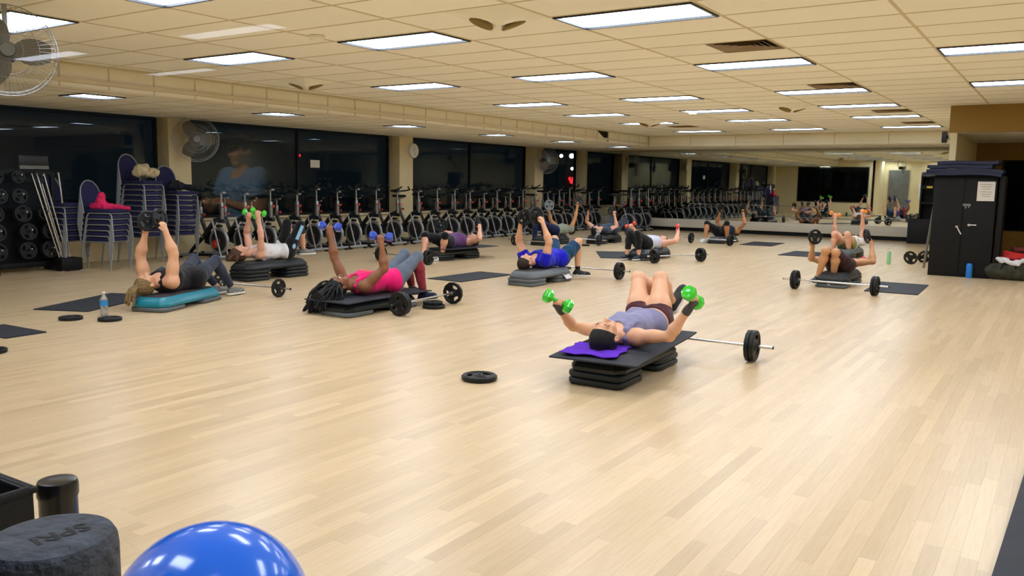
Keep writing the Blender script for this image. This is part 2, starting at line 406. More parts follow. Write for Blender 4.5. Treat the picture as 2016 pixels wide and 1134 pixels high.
# mirror wall
wm = S(MB().box(((XW+XR)/2, YM+.1, 1.4), (XR-XW+.4, .14, 2.8)).build('wall_far', 'wall'))
S(MB().box(((XW+.4+.2)/2, YM-.02, .235), (.2-XW-.4, .1, .25), bev=.006).build('baseboard_far', 'white_board'))
S(MB().box(((XW+1.7)/2, YM+.02, .055), (1.7-XW, .02, .11)).build('trim_1', 'near_black'))
mr = empty('wall_mirror', (0, YM, 0), 0, 'long wall mirror above the white board across the far end of the room', 'mirror')
x0 = XW+.05; k = 0
while x0 < 1.4:
    x1 = min(x0+1.83, 1.5)
    MB().box(((x0+x1)/2, .01, 1.385), (x1-x0-.003, .012, 2.04)).build('mirror_panel', 'mirror', mr, smooth=0); x0 = x1
for (xa, xb, z) in ((-5.9, -1.9, .83), (-3.9, .15, .52)):
    b = empty('barre_rail', (0, YM-.09, z), 0, 'thin silver %s rail fixed in front of the far mirror' % ('upper' if z > .6 else 'lower'), 'rail')
    MB().cyl((xa, 0, 0), (xb, 0, 0), .009, n=10).build('rail', 'grey_metal', b)
    for x in (xa+.3, (xa+xb)/2, xb-.3): MB().cyl((x, .085, 0), (x, 0, 0), .01, n=8).cyl((x, .085, 0), (x, .075, 0), .03, n=12).build('bracket', 'chrome', b)
# alcove on the right
S(MB().box(((1.9+XR)/2, 9.48, 2.53), (XR-1.9, .1, .46)).build('wall_soffit', 'wall_dark'))
S(MB().box(((1.95+XR)/2, 11.45, 2.34), (XR-1.95, 3.9, .06)).build('ceiling', 'tile'))
S(MB().box((1.93, 13.9, 1.37), (.1, 8.1, 2.74)).build('wall_partition', 'wall'))
S(MB().box(((1.9+XR)/2, 13.45, 1.2), (XR-1.9, .1, 2.4)).build('wall_alcove', 'wall_dark'))
w = S(MB().box((4.55, 13.37, 1.27), (4.1, .02, 1.34)).build('window_5', 'window_glass', smooth=0))
MB().box((4.55, 13.39, 1.27), (4.2, .01, 1.40)).build('window_frame', 'near_black', w)
# near wall, right wall
wr = S(MB().box((XR+.05, (YM+YN)/2, 1.4), (.1, YM-YN, 2.8)).build('wall_right', 'wall'))
S(MB().box((-2.05, YN-.05, 1.4), (5.1, .1, 2.8)).build('wall_near', 'wall'))
wn = S(MB().box((6.9, YN-.05, 1.4), (.8, .1, 2.8)).box((3.5, YN-.05, .15), (6, .1, .3)).box((3.5, YN-.05, 2.68), (6, .1, .16))
       .build('wall_near', 'wall'))
S(MB().box((-4.65, (YN-3)/2, 1.4), (.1, -3-YN, 2.8)).build('wall_near', 'wall')); S(MB().box((-7.1, -3.05, 1.4), (5.0, .1, 2.8)).build('wall_near', 'wall'))
w = S(MB().box((3.5, YN-.06, 1.45), (6.0, .008, 2.3)).build('window_6', 'pane_glass', smooth=0))
dl = empty('lobby_added_spot', (-1.75, -8.55, ZC), 0, 'added unseen spot that brightens the man in the lobby', 'light'); MB().lathe([(.09, 0), (.10, -.004), (.10, .02)], 24).build('ring', 'dark_paint', dl)
ld = bpy.data.lights.new('added_spot', 'SPOT'); ld.energy = 420; ld.spot_size = 1.1; ld.spot_blend = .4; ld.shadow_soft_size = .07; lo_ = bpy.data.objects.new('bulb', ld); COL.objects.link(lo_); lo_.parent = dl  # added spot and ring, no known source; brightens the man's front for his reflection
lo_.location = (0, 0, -.01); lo_.rotation_euler = Vector((-.2, -1.5, -1.35)).to_track_quat('-Z', 'Y').to_euler()
w2 = S(MB().box((-6.6, -2.97, 1.5), (3.4, .01, 1.7)).build('window_7', 'window_glass', smooth=0)); MB().box((-6.6, -2.99, 1.5), (3.5, .01, 1.8)).build('window_frame', 'near_black', w2)
S(MB().box((-3.9, YN+.03, 1.15), (1.0, .05, 2.3)).build('door_1', 'grey_metal'))
fe = empty('extinguisher_cabinet', (-2.7, YN+.06, 1.2), 0, 'white wall cabinet holding a red fire extinguisher, reflected in the far mirror', 'cabinet')
MB().box((0, 0, 0), (.45, .12, .8), bev=.01).build('case', 'plastic_white', fe); MB().cyl((0, .07, -.25), (0, .07, .2), .07, n=16).build('extinguisher', 'red_vinyl', fe)
S(MB().box((0.4, YN-7.5, -.05), (16, 15, .1)).build('floor', 'lobby')); S(MB().box((0.4, YN-7.5, ZC+.05), (16, 15, .1)).build('ceiling', 'lobby'))
S(MB().box((0.4, YN-15, 1.4), (16, .1, 2.8)).build('wall_lobby', 'lobby'))
# outside, night
S(MB().box((-30, 20, -.2), (40, 90, .1)).build('ground', 'asphalt', smooth=0))

# ------------------------------------------------------------------ ceiling fixtures
def light_proto(w, d, lensm):
    t = empty('ceiling_light', (0, 0, 0), 0, 'x', 'light', 'recessed fluorescent ceiling lights')
    f = MB(); b = .022
    f.box((0, -d/2+b/2, 0), (w, b, .02)).box((0, d/2-b/2, 0), (w, b, .02)).box((-w/2+b/2, 0, 0), (b, d-2*b, .02)).box((w/2-b/2, 0, 0), (b, d-2*b, .02))
    f.box((0, 0, .11), (w, d, .01)).box((0, -d/2+.005, .055), (w, .01, .11)).box((0, d/2-.005, .055), (w, .01, .11)).box((-w/2+.005, 0, .055), (.01, d, .11)).box((w/2-.005, 0, .055), (.01, d, .11))
    f.build('frame', 'dark_paint', t, smooth=0)
    MB().box((0, 0, .012), (w-.04, d-.04, .006)).build('lens', lensm, t, smooth=0)
    return t
T = [tree(light_proto(TX-.03, TY-.03, 'lens')), False]
colname = {-4: 'column nearest the windows', -2: 'second column from the windows', 0: 'third column from the windows', 2: 'fourth column from the windows', 4: 'column furthest from the windows'}
for i in (-4, -2, 0, 2, 4):
    for k, j in enumerate(sorted(b for a, b in LIGHTS if a == i)):
        place(T, (i*TX+TX/2, j*TY+TY/2, ZC-.004), 0, 'rectangular ceiling light, %s from the viewer in the %s' % (ordi(k+1), colname[i]), 'recessed fluorescent ceiling lights')
T = [tree(light_proto(.58, .58, 'lens')), False]
for k, (x, y) in enumerate(LL):
    place(T, (x+.305, y+.305, ZL-.004), 0, 'square light in the low ceiling over the windows, %s from the viewer' % ordi(k+1), 'square lights in the low ceiling')
T = [tree(light_proto(1.4, .32, 'lobby_lens')), False]
for k, (x, y) in enumerate(((-2.82, -10.7), (-5.96, -10.7), (-5.83, -12.27), (2.5, -10.7))):
    place(T, (x, y, ZC-.02), 0, 'narrow lobby light behind the glass, %s' % ordi(k+1), 'lobby lights behind the glass')
def vent():
    t = empty('ceiling_vent', (0, 0, 0), 0, 'x', 'vent')
    MB().box((0, 0, .02), (.585, .585, .01)).build('backing', 'near_black', t, smooth=0)
    for k in range(5):
        a = .29-.055*k; m1 = MB()
        pts = [(-a, -a), (a, -a), (a, a), (-a, a)]
        for q in range(4):
            p0, p1 = pts[q], pts[(q+1) % 4]; s = (a-.042)/a
            vs = [(p0[0], p0[1], -.004), (p1[0], p1[1], -.004), (p1[0]*s, p1[1]*s, .014), (p0[0]*s, p0[1]*s, .014)]
            m1.add(vs+[(x, y, z+.003) for x, y, z in vs], [(0, 1, 2, 3), (7, 6, 5, 4), (0, 4, 5, 1), (2, 6, 7, 3)])
        m1.build('slat', 'brown_metal', t, smooth=0)
    return t
T = [tree(vent()), False]
for k, (i, j) in enumerate(VENTS):
    place(T, (i*TX+TX*.75, j*TY+TY/2, ZC-.004), 0, ['large brown square ceiling vent nearest the viewer', 'brown ceiling vent touching the near edge of the second light beyond it', 'thin brown vent just behind the light in the middle distance', 'brown vent furthest away above the mirror soffit', 'faint brown vent near the window soffit'][k], 'square ceiling vents')
def speaker():
    t = empty('ceiling_speaker', (0, 0, 0), 0, 'x', 'speaker')
    w = TX/4-.006
    mb = MB().add([(-w, -w, 0), (w, -w, 0), (w, w, 0), (-w, w, 0), (w*.62, -w*.62, -.10), (-w*.62, w*.62, -.10)], [(0, 1, 4, 5), (0, 5, 3), (2, 5, 4), (2, 4, 1), (2, 3, 5), (3, 2, 1, 0)])
    mb.build('housing', 'tile', t, smooth=0)
    for s in (-1, 1):
        nrm = Vector((s*.26, s*.26, -.93)).normalized(); M = Mfrom(Vector((-1, 1, 0)).cross(nrm), (-1, 1, 0), nrm, (s*.095, s*.095, -.082))
        MB().lathe([(.0001, .008), (.10, .006), (.104, -.01)], 28, M).build('grille', 'speaker_grille', t, smooth=20)
    return t
T = [tree(speaker()), False]
for k, (i, j) in enumerate(SPK):
    place(T, (i*TX+TX*.75, j*TY+TY/2, ZC), 0, ['twin round-grille ceiling speaker nearest the viewer', 'twin ceiling speaker close to the soffit on the window side', 'twin ceiling speaker in front of the third light row on the right', 'small distant twin ceiling speaker above the corner'][k], 'twin ceiling speakers')
def detector():
    t = empty('smoke_detector', (0, 0, 0), 0, 'x', 'detector')
    MB().lathe([(.065, 0), (.07, -.02), (.06, -.04), (.0001, -.044)], 20).build('cover', 'tile', t); MB().lathe([(.075, 0), (.075, -.008), (.06, -.01)], 20).build('base', 'soffit', t); return t
T = [tree(detector()), False]
place(T, (-2.35, -.32, ZC-.004), 0, 'round beige smoke detector on the near part of the ceiling'); place(T, (-2.3, 8.9, ZC-.004), 0, 'small smoke detector far off between the second and third light columns')
# outside lights, each on its own post
def glow(name, loc, r, m, label):
    t = empty(name, (loc[0], loc[1], -.15), 0, label, 'lamp'); z = loc[2]+.15; MB().ball((.3, 0, z), r, 12).build('bulb', m, t)
    MB().tube([(0, 0, 0), (0, 0, z+.3), (.3, 0, z+.25), (.3, 0, z+r*.8)], .03, 8).build('post', 'near_black', t)
glow('street_lamp', (-25, 43.7, 3.20), .17, 'lamp_white', 'bright white street lamp outside beyond the third fan')
glow('street_lamp', (-25, 42.3, 3.16), .12, 'lamp_white', 'white street lamp beside the brightest one outside')
glow('lot_lamp', (-25, 43.8, 2.35), .11, 'lamp_white', 'small white lamp above the left end of the neon sign'); glow('lot_lamp', (-25, 44.65, 2.43), .11, 'lamp_white', 'small white lamp above the right end of the neon sign')
ns = empty('neon_sign', (-25, 44.6, -.15), 0, 'red neon script sign glowing outside through the window', 'sign')
pts = [(0, -.75+i*.052, 1.73+.24*math.sin(i*.62)*math.exp(-abs(i-9)/14)+.08*math.sin(i*1.9)) for i in range(30)]
MB().tube(pts, .06, 6).build('tube', 'neon_red', ns); MB().box((-.12, 0, 1.73), (.04, 2.0, .8)).build('backing', 'near_black', ns); MB().cyl((-.15, 0, 0), (-.15, 0, 1.8), .05).build('post', 'near_black', ns)
glow('tail_lamp', (-25, 19.6, 2.42), .06, 'neon_red', 'tiny red lamp outside in the dark left-middle window')

# ------------------------------------------------------------------ step platforms and risers
OCT = lambda w, l, cx, cy: [(-w/2+cx, -l/2), (w/2-cx, -l/2), (w/2, -l/2+cy), (w/2, l/2-cy), (w/2-cx, l/2), (-w/2+cx, l/2), (-w/2, l/2-cy), (-w/2, -l/2+cy)]
def ringed(mb, w, l, cx, cy, levels):
    L = []
    for ins, z in levels: L.append([(x*(1-2*ins/w), y*(1-2*ins/l), z) for x, y in OCT(w, l, cx, cy)])
    vs = [p for R in L for p in R]; n = 8; m = len(L)
    fs = [tuple(range(n))[::-1], tuple((m-1)*n+i for i in range(n))]
    for j in range(m-1): fs += [(j*n+i, j*n+(i+1) % n, (j+1)*n+(i+1) % n, (j+1)*n+i) for i in range(n)]
    return mb.add(vs, fs)
def step_proto(m):
    t = empty('step_platform', (0, 0, 0), 0, 'x', 'step')
    ringed(MB(), .42, 1.10, .055, .08, [(.006, 0), (0, .006), (0, .03), (.004, .036), (.012, .05), (.05, .094), (.058, .098)]).build('body', m, t, smooth=28)
    ringed(MB(), .30, .98, .05, .08, [(0, .096), (0, .100), (.003, .102)]).build('tread', 'step_tread', t, smooth=20)
    return t
def riser_proto(m):
    t = empty('step_riser', (0, 0, 0), 0, 'x', 'riser')
    ringed(MB(), .42, .41, .035, .045, [(.014, 0), (.003, .008), (0, .018), (0, .032), (.003, .042), (.014, .05)]).build('block', m, t, smooth=50)
    ringed(MB(), .30, .28, .04, .05, [(0, .049), (.004, .052)]).build('top_pad', m, t, smooth=20); return t
PROT = {}
def proto(kind, m):
    if (kind, m) not in PROT: PROT[(kind, m)] = [tree(step_proto(m) if kind == 's' else riser_proto(m)), False]
    return PROT[(kind, m)]
def stack(x, y, yaw, plat, risers, who, platlabel, drop=0):
    n = len(risers); R = Matrix.Translation((x, y, 0)) @ rotz(yaw); nm = {'step_black': 'black', 'step_grey': 'light grey', 'step_dark': 'dark grey', 'step_teal': 'teal'}
    for k, m in enumerate(risers):
        for s, e in ((-1, 'near'), (1, 'far')):
            lev = 'only' if n == 1 else ('bottom' if k == 0 else ('top' if k == n-1 else 'middle'))
            place(proto('r', m), (0, 0, 0), M=R @ Matrix.Translation((0, s*.35, k*.05+.0005)), label='%s riser block, %s at the %s end under %s' % (nm[m], lev, e, who), group='risers under '+who)
    place(proto('s', plat), (0, 0, 0), M=R @ Matrix.Translation((0, 0, n*.05+.0015)), label=platlabel)
    return n*.05+.102
W = dict(P1='the foreground woman', P2='the woman in pink', P3='the woman on the teal step', P4='the woman in white by the chairs', P5='the man in blue',
         P6='the woman in purple', P7='the person in grey-green', P8='the person in slate blue', P9='the woman with red dumbbells', P10='the woman at the mirror', P11='the woman in brown shorts', P12='the woman with orange dumbbells')
STEPS = {
 'P1': (.98, -.42, .03, 'step_black', ['step_black', 'step_black'], 'black step platform under the mat of the foreground woman'),
 'P2': (-2.56, .6, 0, 'step_black', ['step_grey'], 'black step platform under the woman with dreadlocks'),
 'P3': (-4.45, -.44, .37, 'step_teal', ['step_grey'], 'teal step platform, the only one of that colour'),
 'P4': (-5.72, 1.9, 0, 'step_black', ['step_black']*3, 'black step platform on three riser layers beside the chair stacks'),
 'P5': (-2.48, 3.95, 0, 'step_grey', ['step_grey', 'step_grey'], 'light grey step platform under the man in the blue shirt'),
 'P6': (-5.63, 6.0, -.07, 'step_dark', ['step_black', 'step_dark'], 'dark step platform under the woman in the purple top'),
 'P7': (-6.15, 10.3, 0, 'step_black', ['step_black', 'step_dark'], 'black step platform under the person in the grey-green shirt'),
 'P8': (-5.45, 11.6, 0, 'step_black', ['step_black', 'step_black'], 'black step platform under the person in the slate shirt'),
 'P9': (-2.9, 8.55, 0, 'step_dark', ['step_dark', 'step_black'], 'dark grey step platform under the woman with red dumbbells'),
 'P10': (-3.36, 13.85, 0, 'step_dark', ['step_black'], 'dark step platform nearest the far mirror'),
 'P11': (.95, 6.6, 0, 'step_dark', ['step_grey', 'step_dark'], 'dark grey step platform under the woman in brown shorts'),
 'P12': (.03, 11.5, 0, 'step_grey', ['step_dark', 'step_dark'], 'grey step platform under the woman with orange dumbbells')}
TOP = {k: stack(x, y, a, m, r, W[k], l) for k, (x, y, a, m, r, l) in STEPS.items()}

def mat_sheet(x, y, yaw, w, l, z, label, bend=None, m='mat_rubber', th=.011):
    t = []; nx, ny = 8, 16; vs = []; fs = []
    for s in (0, 1):
        for i in range(nx+1):
            for j in range(ny+1):
                px, py = (i/nx-.5)*w, (j/ny-.5)*l; vs.append((px, py, s*th+(bend(px, py) if bend else 0)))
    q = (nx+1)*(ny+1); I = lambda s, i, j: s*q+i*(ny+1)+j
    for i in range(nx):
        for j in range(ny): fs += [(I(1, i, j), I(1, i+1, j), I(1, i+1, j+1), I(1, i, j+1)), (I(0, i, j+1), I(0, i+1, j+1), I(0, i+1, j), I(0, i, j))]
    for i in range(nx): fs += [(I(0, i, 0), I(0, i+1, 0), I(1, i+1, 0), I(1, i, 0)), (I(1, i, ny), I(1, i+1, ny), I(0, i+1, ny), I(0, i, ny))]
    for j in range(ny): fs += [(I(1, 0, j), I(1, 0, j+1), I(0, 0, j+1), I(0, 0, j)), (I(0, nx, j), I(0, nx, j+1), I(1, nx, j+1), I(1, nx, j))]
    o = MB().add(vs, fs).build('exercise_mat', m, smooth=30); o.matrix_world = Matrix.Translation((x, y, z)) @ rotz(yaw)
    return tag(o, label, 'mat')
mat_sheet(.97, -.37, .10, .64, 1.42, TOP['P1']+.002, 'dark grey exercise mat laid over the black step under the foreground woman', lambda x, y: max(0, y-.45)**1.5*.06*(1 if x > 0 else .5)-max(0, -y-.50)**1.5*.05)
mat_sheet(-2.63, .68, .02, .62, 1.36, TOP['P2']+.002, 'dark exercise mat under the woman with dreadlocks', lambda x, y: -max(0, abs(y)-.5)**1.5*.05)
mat_sheet(-5.5, 6.15, -.1, .55, 1.35, TOP['P6']+.002, 'thin mat sticking out past the step under the woman in the purple top', None, 'mat_rubber', .008)
for i, (x, y, a, w, l, lab) in enumerate([
    (-5.28, -.86, .44, .62, 1.3, 'dark mat on the floor behind the small water bottle on the left'),
    (-3.63, 3.86, -.02, .62, 1.25, 'dark mat lying between the pink-top woman and the man in blue'),
    (-.82, 11.72, 0, .80, 1.3, 'dark mat on the floor left of the woman with orange dumbbells'),
    (-2.45, 14.05, .05, .75, 1.3, 'small distant dark mat beside the woman at the mirror'),
    (1.72, 6.66, .03, .66, 1.32, 'dark mat right of the barbell in front of the woman in brown shorts'),
    (-3.75, 8.75, .55, .62, 1.5, 'long narrow-looking mat between the man in blue and the woman with red dumbbells'),
    (-4.22, -2.36, .06, .68, .36, 'corner of a grey mat cut by the left edge of the photo')]):
    mat_sheet(x, y, a, w, l, .0, lab)
mat_sheet(3.86, -2.02, -.035, .66, 1.85, .0, 'dark rubber floor mat in the bottom right corner', m='mat_rubber', th=.03)

# ------------------------------------------------------------------ barbells, plates
def plate_mesh(r, th, m='iron'):
    mb = MB(); n = 12; R = Matrix.Rotation(PI/12, 4, 'Z')
    mb.lathe([(r*.72, -th*.32), (r*.72, th*.32), (r*.78, th*.5), (r*.95, th*.5), (r, th*.36), (r, -th*.36), (r*.95, -th*.5), (r*.78, -th*.5)], n, R, close=True)
    mb.lathe([(.0135, -th*.5), (.0135, th*.5), (r*.26, th*.5), (r*.30, th*.3), (r*.30, -th*.3), (r*.26, -th*.5)], 18, None, close=True)
    mb.lathe([(r*.28, -th*.30), (r*.28, th*.30), (r*.42, th*.30), (r*.42, -th*.30)], 24, None, close=True)
    for k in range(3):
        A = [(-.66+1.32*i/6) for i in range(7)]
        P = [(r*.40*math.cos(q), r*.40*math.sin(q)) for q in A]+[(r*.76*math.cos(q*.82), r*.76*math.sin(q*.82)) for q in A[::-1]]
        mb.prism(P, -th*.30, th*.30, rotz(k*2*PI/3))
    return mb
def plate_proto(r, th, m='iron'):
    t = empty('weight_plate', (0, 0, 0), 0, 'x', 'plate')
    plate_mesh(r, th).build('disc', m, t, smooth=32)
    MB().lathe([(r*.80, th*.5), (r*.80, th*.54), (r*.92, th*.54), (r*.92, th*.5)], 24, None, close=True).build('rim_band', m, t, smooth=30); return t
PL = {k: [tree(plate_proto(*v)), False] for k, v in dict(L=(.128, .036), M=(.112, .030), S=(.095, .026), G=(.128, .034, 'iron_light')).items()}
def plate(kind, loc, nrm, label, group=None, spin=0):
    z = Vector(nrm).normalized(); x = z.orthogonal().normalized()
    up = Vector((0, 0, 1)); x = up.cross(z) if abs(z.z) < .9 else Vector((1, 0, 0))
    M = Mfrom(x, z.cross(x), z, loc) @ rotz(spin)
    return place(PL[kind], None, M=M, label=label, group=group)
def bar_proto():
    t = empty('barbell', (0, 0, 0), 0, 'x', 'barbell')
    MB().cyl((-.46, 0, 0), (.46, 0, 0), .0115, n=14).build('shaft', 'chrome', t)
    for s in (-1, 1):
        MB().cyl((s*.46, 0, 0), (s*.475, 0, 0), .024, n=18).build('collar', 'steel', t)
        MB().cyl((s*.475, 0, 0), (s*.68, 0, 0), .013, n=14).build('sleeve', 'chrome', t); MB().cyl((s*.68, 0, 0), (s*.686, 0, 0), .0135, n=14).build('end_cap', 'near_black', t)
        c = MB().tube([(s*.56, .018*math.cos(a), .018*math.sin(a)) for a in [k*PI/8 for k in range(15)]], .003, 6).cyl((s*.555, .016, 0), (s*.565, .05, .012), .005, n=8).build('clip', 'near_black', t)
    return t
TB = [tree(bar_proto()), False]
def barbell(x, y, ang, who, ends, r=.128, kind='L'):
    d = Vector((math.cos(ang), math.sin(ang), 0)); z = r+.001
    place(TB, (x, y, z), ang, 'chrome barbell lying by %s' % who)
    for s, n in ends:
        for k in range(n):
            p = Vector((x, y, z))+d*s*(.478+.019+.038*k)
            place_lab = '%s plate on the %s end of barbell by %s' % (('inner' if k == 0 else 'outer') if n > 1 else 'only', 'right' if (d*s).dot(Vector((.83, .55, 0))) > 0 else 'left', who)
            plate(kind, p, d*s, place_lab, None, rng.random()*6)
barbell(1.095, .535, .045, W['P1'], [(1, 2), (-1, 2)])
barbell(-2.105, 1.02, PI/2+.09, W['P2'], [(1, 1), (-1, 2)])
barbell(-4.575, .60, .09, W['P3'], [(1, 1), (-1, 1)], .112, 'M')
barbell(-2.30, 5.02, 0, W['P5'], [(1, 2), (-1, 2)])
barbell(-2.16, 8.13, 1.05, W['P9'], [(1, 2), (-1, 2)])
barbell(1.10, 5.61, -.05, W['P11'], [(1, 2), (-1, 2)])
barbell(-3.36, 12.95, -.13, W['P10'], [(1, 2), (-1, 1)])
barbell(-5.73, 4.78, .03, W['P6'], [(1, 2), (-1, 2)])
barbell(-6.04, 9.36, -.1, W['P7'], [(1, 2), (-1, 1)])
barbell(-5.62, 10.72, 0, W['P8'], [(1, 1), (-1, 1)])
up = (0, 0, 1)
plate('L', (.24, -1.26, .019), up, 'black weight plate lying flat alone on the floor left of the foreground step', spin=.4)
plate('M', (-4.41, -1.66, .016), up, 'black plate lying flat left of the small water bottle'); plate('M', (-4.07, -1.46, .016), up, 'black plate lying flat right of the small water bottle', spin=1)
plate('L', (-2.14, 1.16, .019), up, 'bottom plate of the pair stacked flat by the pink-top woman\'s barbell'); plate('M', (-2.18, 1.19, .053), up, 'upper smaller plate of the pair stacked flat by the pink-top woman\'s barbell', spin=.8)
plate('M', (-2.42, 1.72, .016), up, 'flat plate behind the feet of the pink-top woman') if False else None
plate('M', (-5.34, 10.45, .016), up, 'small flat plate on the floor left of the gallon bottle'); plate('M', (-3.36, -2.86, .016), up, 'edge of a flat plate at the far left edge of the photo')
# two grip plates leaning on each other by the cabinet
plate('L', (1.27, 10.86, .118), (.55, -.78, .42), 'front grip plate of the pair propped together by the black cabinet', spin=.3)
plate('L', (1.44, 11.35, .118), (.45, -.85, -.42), 'rear grip plate of the pair propped together by the black cabinet', spin=1.3)

# ------------------------------------------------------------------ dumbbells
def dumb_proto(m, r, hl, hr=.015, fac=8):
    t = empty('dumbbell', (0, 0, 0), 0, 'x', 'dumbbell'); h2 = .052
    MB().cyl((-h2, 0, 0), (h2, 0, 0), hr, n=14).build('handle', m, t)
    for s in (-1, 1):
        M = Mfrom((0, 1, 0), (0, 0, s), (s, 0, 0), (s*h2, 0, 0))
        MB().lathe([(r*.55, -.004), (r*.9, .008), (r, .02), (r, hl-.02), (r*.88, hl-.006), (r*.55, hl), (.0001, hl+.001)], fac, M).build('head', m, t, smooth=50 if fac > 8 else 25)
    return t
DB = {k: [tree(dumb_proto(*v)), False] for k, v in dict(green=('green_vinyl', .054, .066), green_s=('green_vinyl', .045, .058), blue=('blue_vinyl', .049, .074), red=('red_vinyl', .042, .058), orange=('orange_vinyl', .045, .06)).items()}
def dumbbell(kind, loc, ax, label):
    x = Vector(ax).normalized(); z = (Vector((0, 0, 1))-x*x.z).normalized(); return place(DB[kind], None, M=Mfrom(x, z.cross(x), z, loc), label=label)

# ------------------------------------------------------------------ spin bikes
def bike():
    t = empty('spin_bike', (0, 0, 0), 0, 'x', 'exercise bike', 'spin bikes along the windows')
    for x in (.42, -.48):
        f = MB().cyl((x, -.25, .05), (x, .25, .05), .026, n=14).build('floor_bar', 'silver_paint', t)
        for s in (-1, 1):
            MB().cyl((x, s*.25, .05), (x, s*.285, .05), .034, n=12).build('end_cap', 'near_black', f); MB().box((x, s*.2, .015), (.07, .05, .03), bev=.006).build('foot_pad', 'near_black', f)
    MB().box((-.05, .0, .06), (.9, .06, .05), bev=.01).build('base_rail', 'dark_paint', t)
    fk = MB()
    for s in (-1, 1): fk.tube([(.42, s*.075, .07), (.33, s*.072, .34), (.20, s*.06, .68)], .016, 8)
    fk.build('fork', 'silver_paint', t)
    Mw = Mfrom((1, 0, 0), (0, 0, 1), (0, -1, 0), (.30, 0, .315))
    w = MB().lathe([(.03, -.012), (.10, -.012), (.185, -.012), (.185, .012), (.10, .012), (.03, .012)], 32, Mw).build('flywheel', 'dark_paint', t)
    MB().lathe([(.185, -.02), (.225, -.024), (.23, -.012), (.23, .012), (.225, .024), (.185, .02)], 36, Mw, close=True).build('rim', 'silver_paint', w)
    MB().lathe([(.0001, -.035), (.035, -.035), (.045, -.02), (.045, .02), (.035, .035), (.0001, .035)], 16, Mw).build('hub', 'maroon_cloth', w)
    fr = MB().tube([(.40, 0, .72), (.20, 0, .66), (-.05, 0, .42), (-.46, 0, .09)], [.05, .045, .04, .03], 10).tube([(-.02, 0, .44), (-.16, 0, .70)], .034, 10).build('frame', 'dark_paint', t)
    MB().box((.385, 0, .66), (.17, .08, .07), Matrix.Translation((0, 0, 0)), bev=.02).build('nose_cover', 'black_gloss', t)
    MB().box((.38, 0, .83), (.055, .055, .30), bev=.008).build('head_tube', 'steel', t)
    hp = MB().cyl((.38, 0, .80), (.38, 0, 1.17), .017, n=12).box((.38, 0, 1.185), (.16, .07, .03), bev=.006).build('handlebar_post', 'steel', t)
    h = MB().tube([(.60, -.10, 1.30), (.56, -.20, 1.24), (.40, -.23, 1.215), (.34, -.12, 1.205), (.36, 0, 1.2), (.34, .12, 1.205), (.40, .23, 1.215), (.56, .20, 1.24), (.60, .10, 1.30)], .017, 8).build('handlebar', 'near_black', hp)
    MB().cyl((.38, -.05, 1.215), (.38, .05, 1.215), .03, n=10).build('console_mount', 'near_black', hp)
    for p, q in (((.38, 0, .90), (.45, 0, .90)), ((-.15, 0, .76), (-.08, 0, .76))): MB().cyl(p, q, .010, n=8).ball((q[0]+.012, 0, q[2]), .026, 12).build('knob', 'red_plastic', t)
    MB().box((-.16, 0, .78), (.05, .05, .22), bev=.008).build('seat_tube', 'steel', t)
    sp = MB().cyl((-.16, 0, .8), (-.16, 0, 1.02), .016, n=12).box((-.14, 0, 1.025), (.16, .045, .025), bev=.005).build('seat_post', 'steel', t)
    MB().prism([(.14, -.025), (.14, .025), (.03, .05), (-.08, .11), (-.16, .11), (-.18, 0), (-.16, -.11), (-.08, -.11), (.03, -.05)], 1.045, 1.10, Matrix.Translation((-.14, 0, 0)), bev=.014).build('saddle', 'black_gloss', sp, smooth=50)
    Mc = Mfrom((1, 0, 0), (0, 0, 1), (0, -1, 0), (-.02, .055, .36))
    MB().prism([(-.12, -.1), (.0, -.13), (.36, -.09), (.42, -.03), (.36, .03), (.02, .12), (-.11, .09)], -.02, .02, Mc, bev=.012).build('chain_guard', 'black_gloss', t)
    MB().box((.31, 0, .575), (.10, .07, .05), bev=.012).build('brake_cover', 'near_black', t)
    for s in (-1, 1):
        c = MB().box((-.02+s*.0, s*.09, .36), (.0, .0, .0)) if False else MB().tube([(-.02, s*.09, .36), (-.02+s*.10, s*.10, .36-.13*s)], .012, 8).build('crank', 'steel', t)
        MB().box((-.02+s*.10, s*.155, .36-.13*s), (.10, .085, .025), bev=.006).build('pedal', 'near_black', c)
    return t
TBK = tree(bike()); first = True
# name of bike children for the height changes
def place_bike(x, y, rz, label, dh, ds):
    global first
    o = TBK[0] if first else copy_tree(TBK); first = False
    o.location = (x, y, 0); o.rotation_euler = (0, 0, rz); o['label'] = label
    for c in BKC[o.name] if False else [c for c in o.children]:
        if c.name.startswith('handlebar_post'): c.location.z = dh
        if c.name.startswith('seat_post'): c.location.z = ds
BY = [3.14, 3.64, 4.22, 4.82, 5.33, 5.87, 6.41, 6.98, 7.65, 8.35, 9.03, 9.65, 10.27, 10.84, 11.40, 12.0, 12.6, 13.25, 13.9, 14.5, 15.1, 15.7, 16.3, 16.9]
TZ = [1.15, 1.13, 1.2, 1.12, 1.21, 1.16, 1.21, 1.2, 1.15, 1.17, 1.22, 1.21, 1.17, 1.11, 1.19, 1.15, 1.2, 1.22, 1.14, 1.2, 1.25, 1.16, 1.12, 1.18]
bpy.context.view_layer.update()
for k, y in enumerate(BY):
    place_bike(-8.80, y, rng.normal(0, .04), 'grey and black spin bike, %s from the left in the row along the windows' % ordi(k+1), TZ[k]-1.19, rng.uniform(-.06, .08))
for k, (x, y) in enumerate([(-7.35, 16.15), (-7.35, 16.7), (-7.3, 17.25)]):
    place_bike(x, y, -.05, 'spin bike in the far corner, %s of the three standing in front' % ['left', 'middle', 'right'][k], .06, 0)

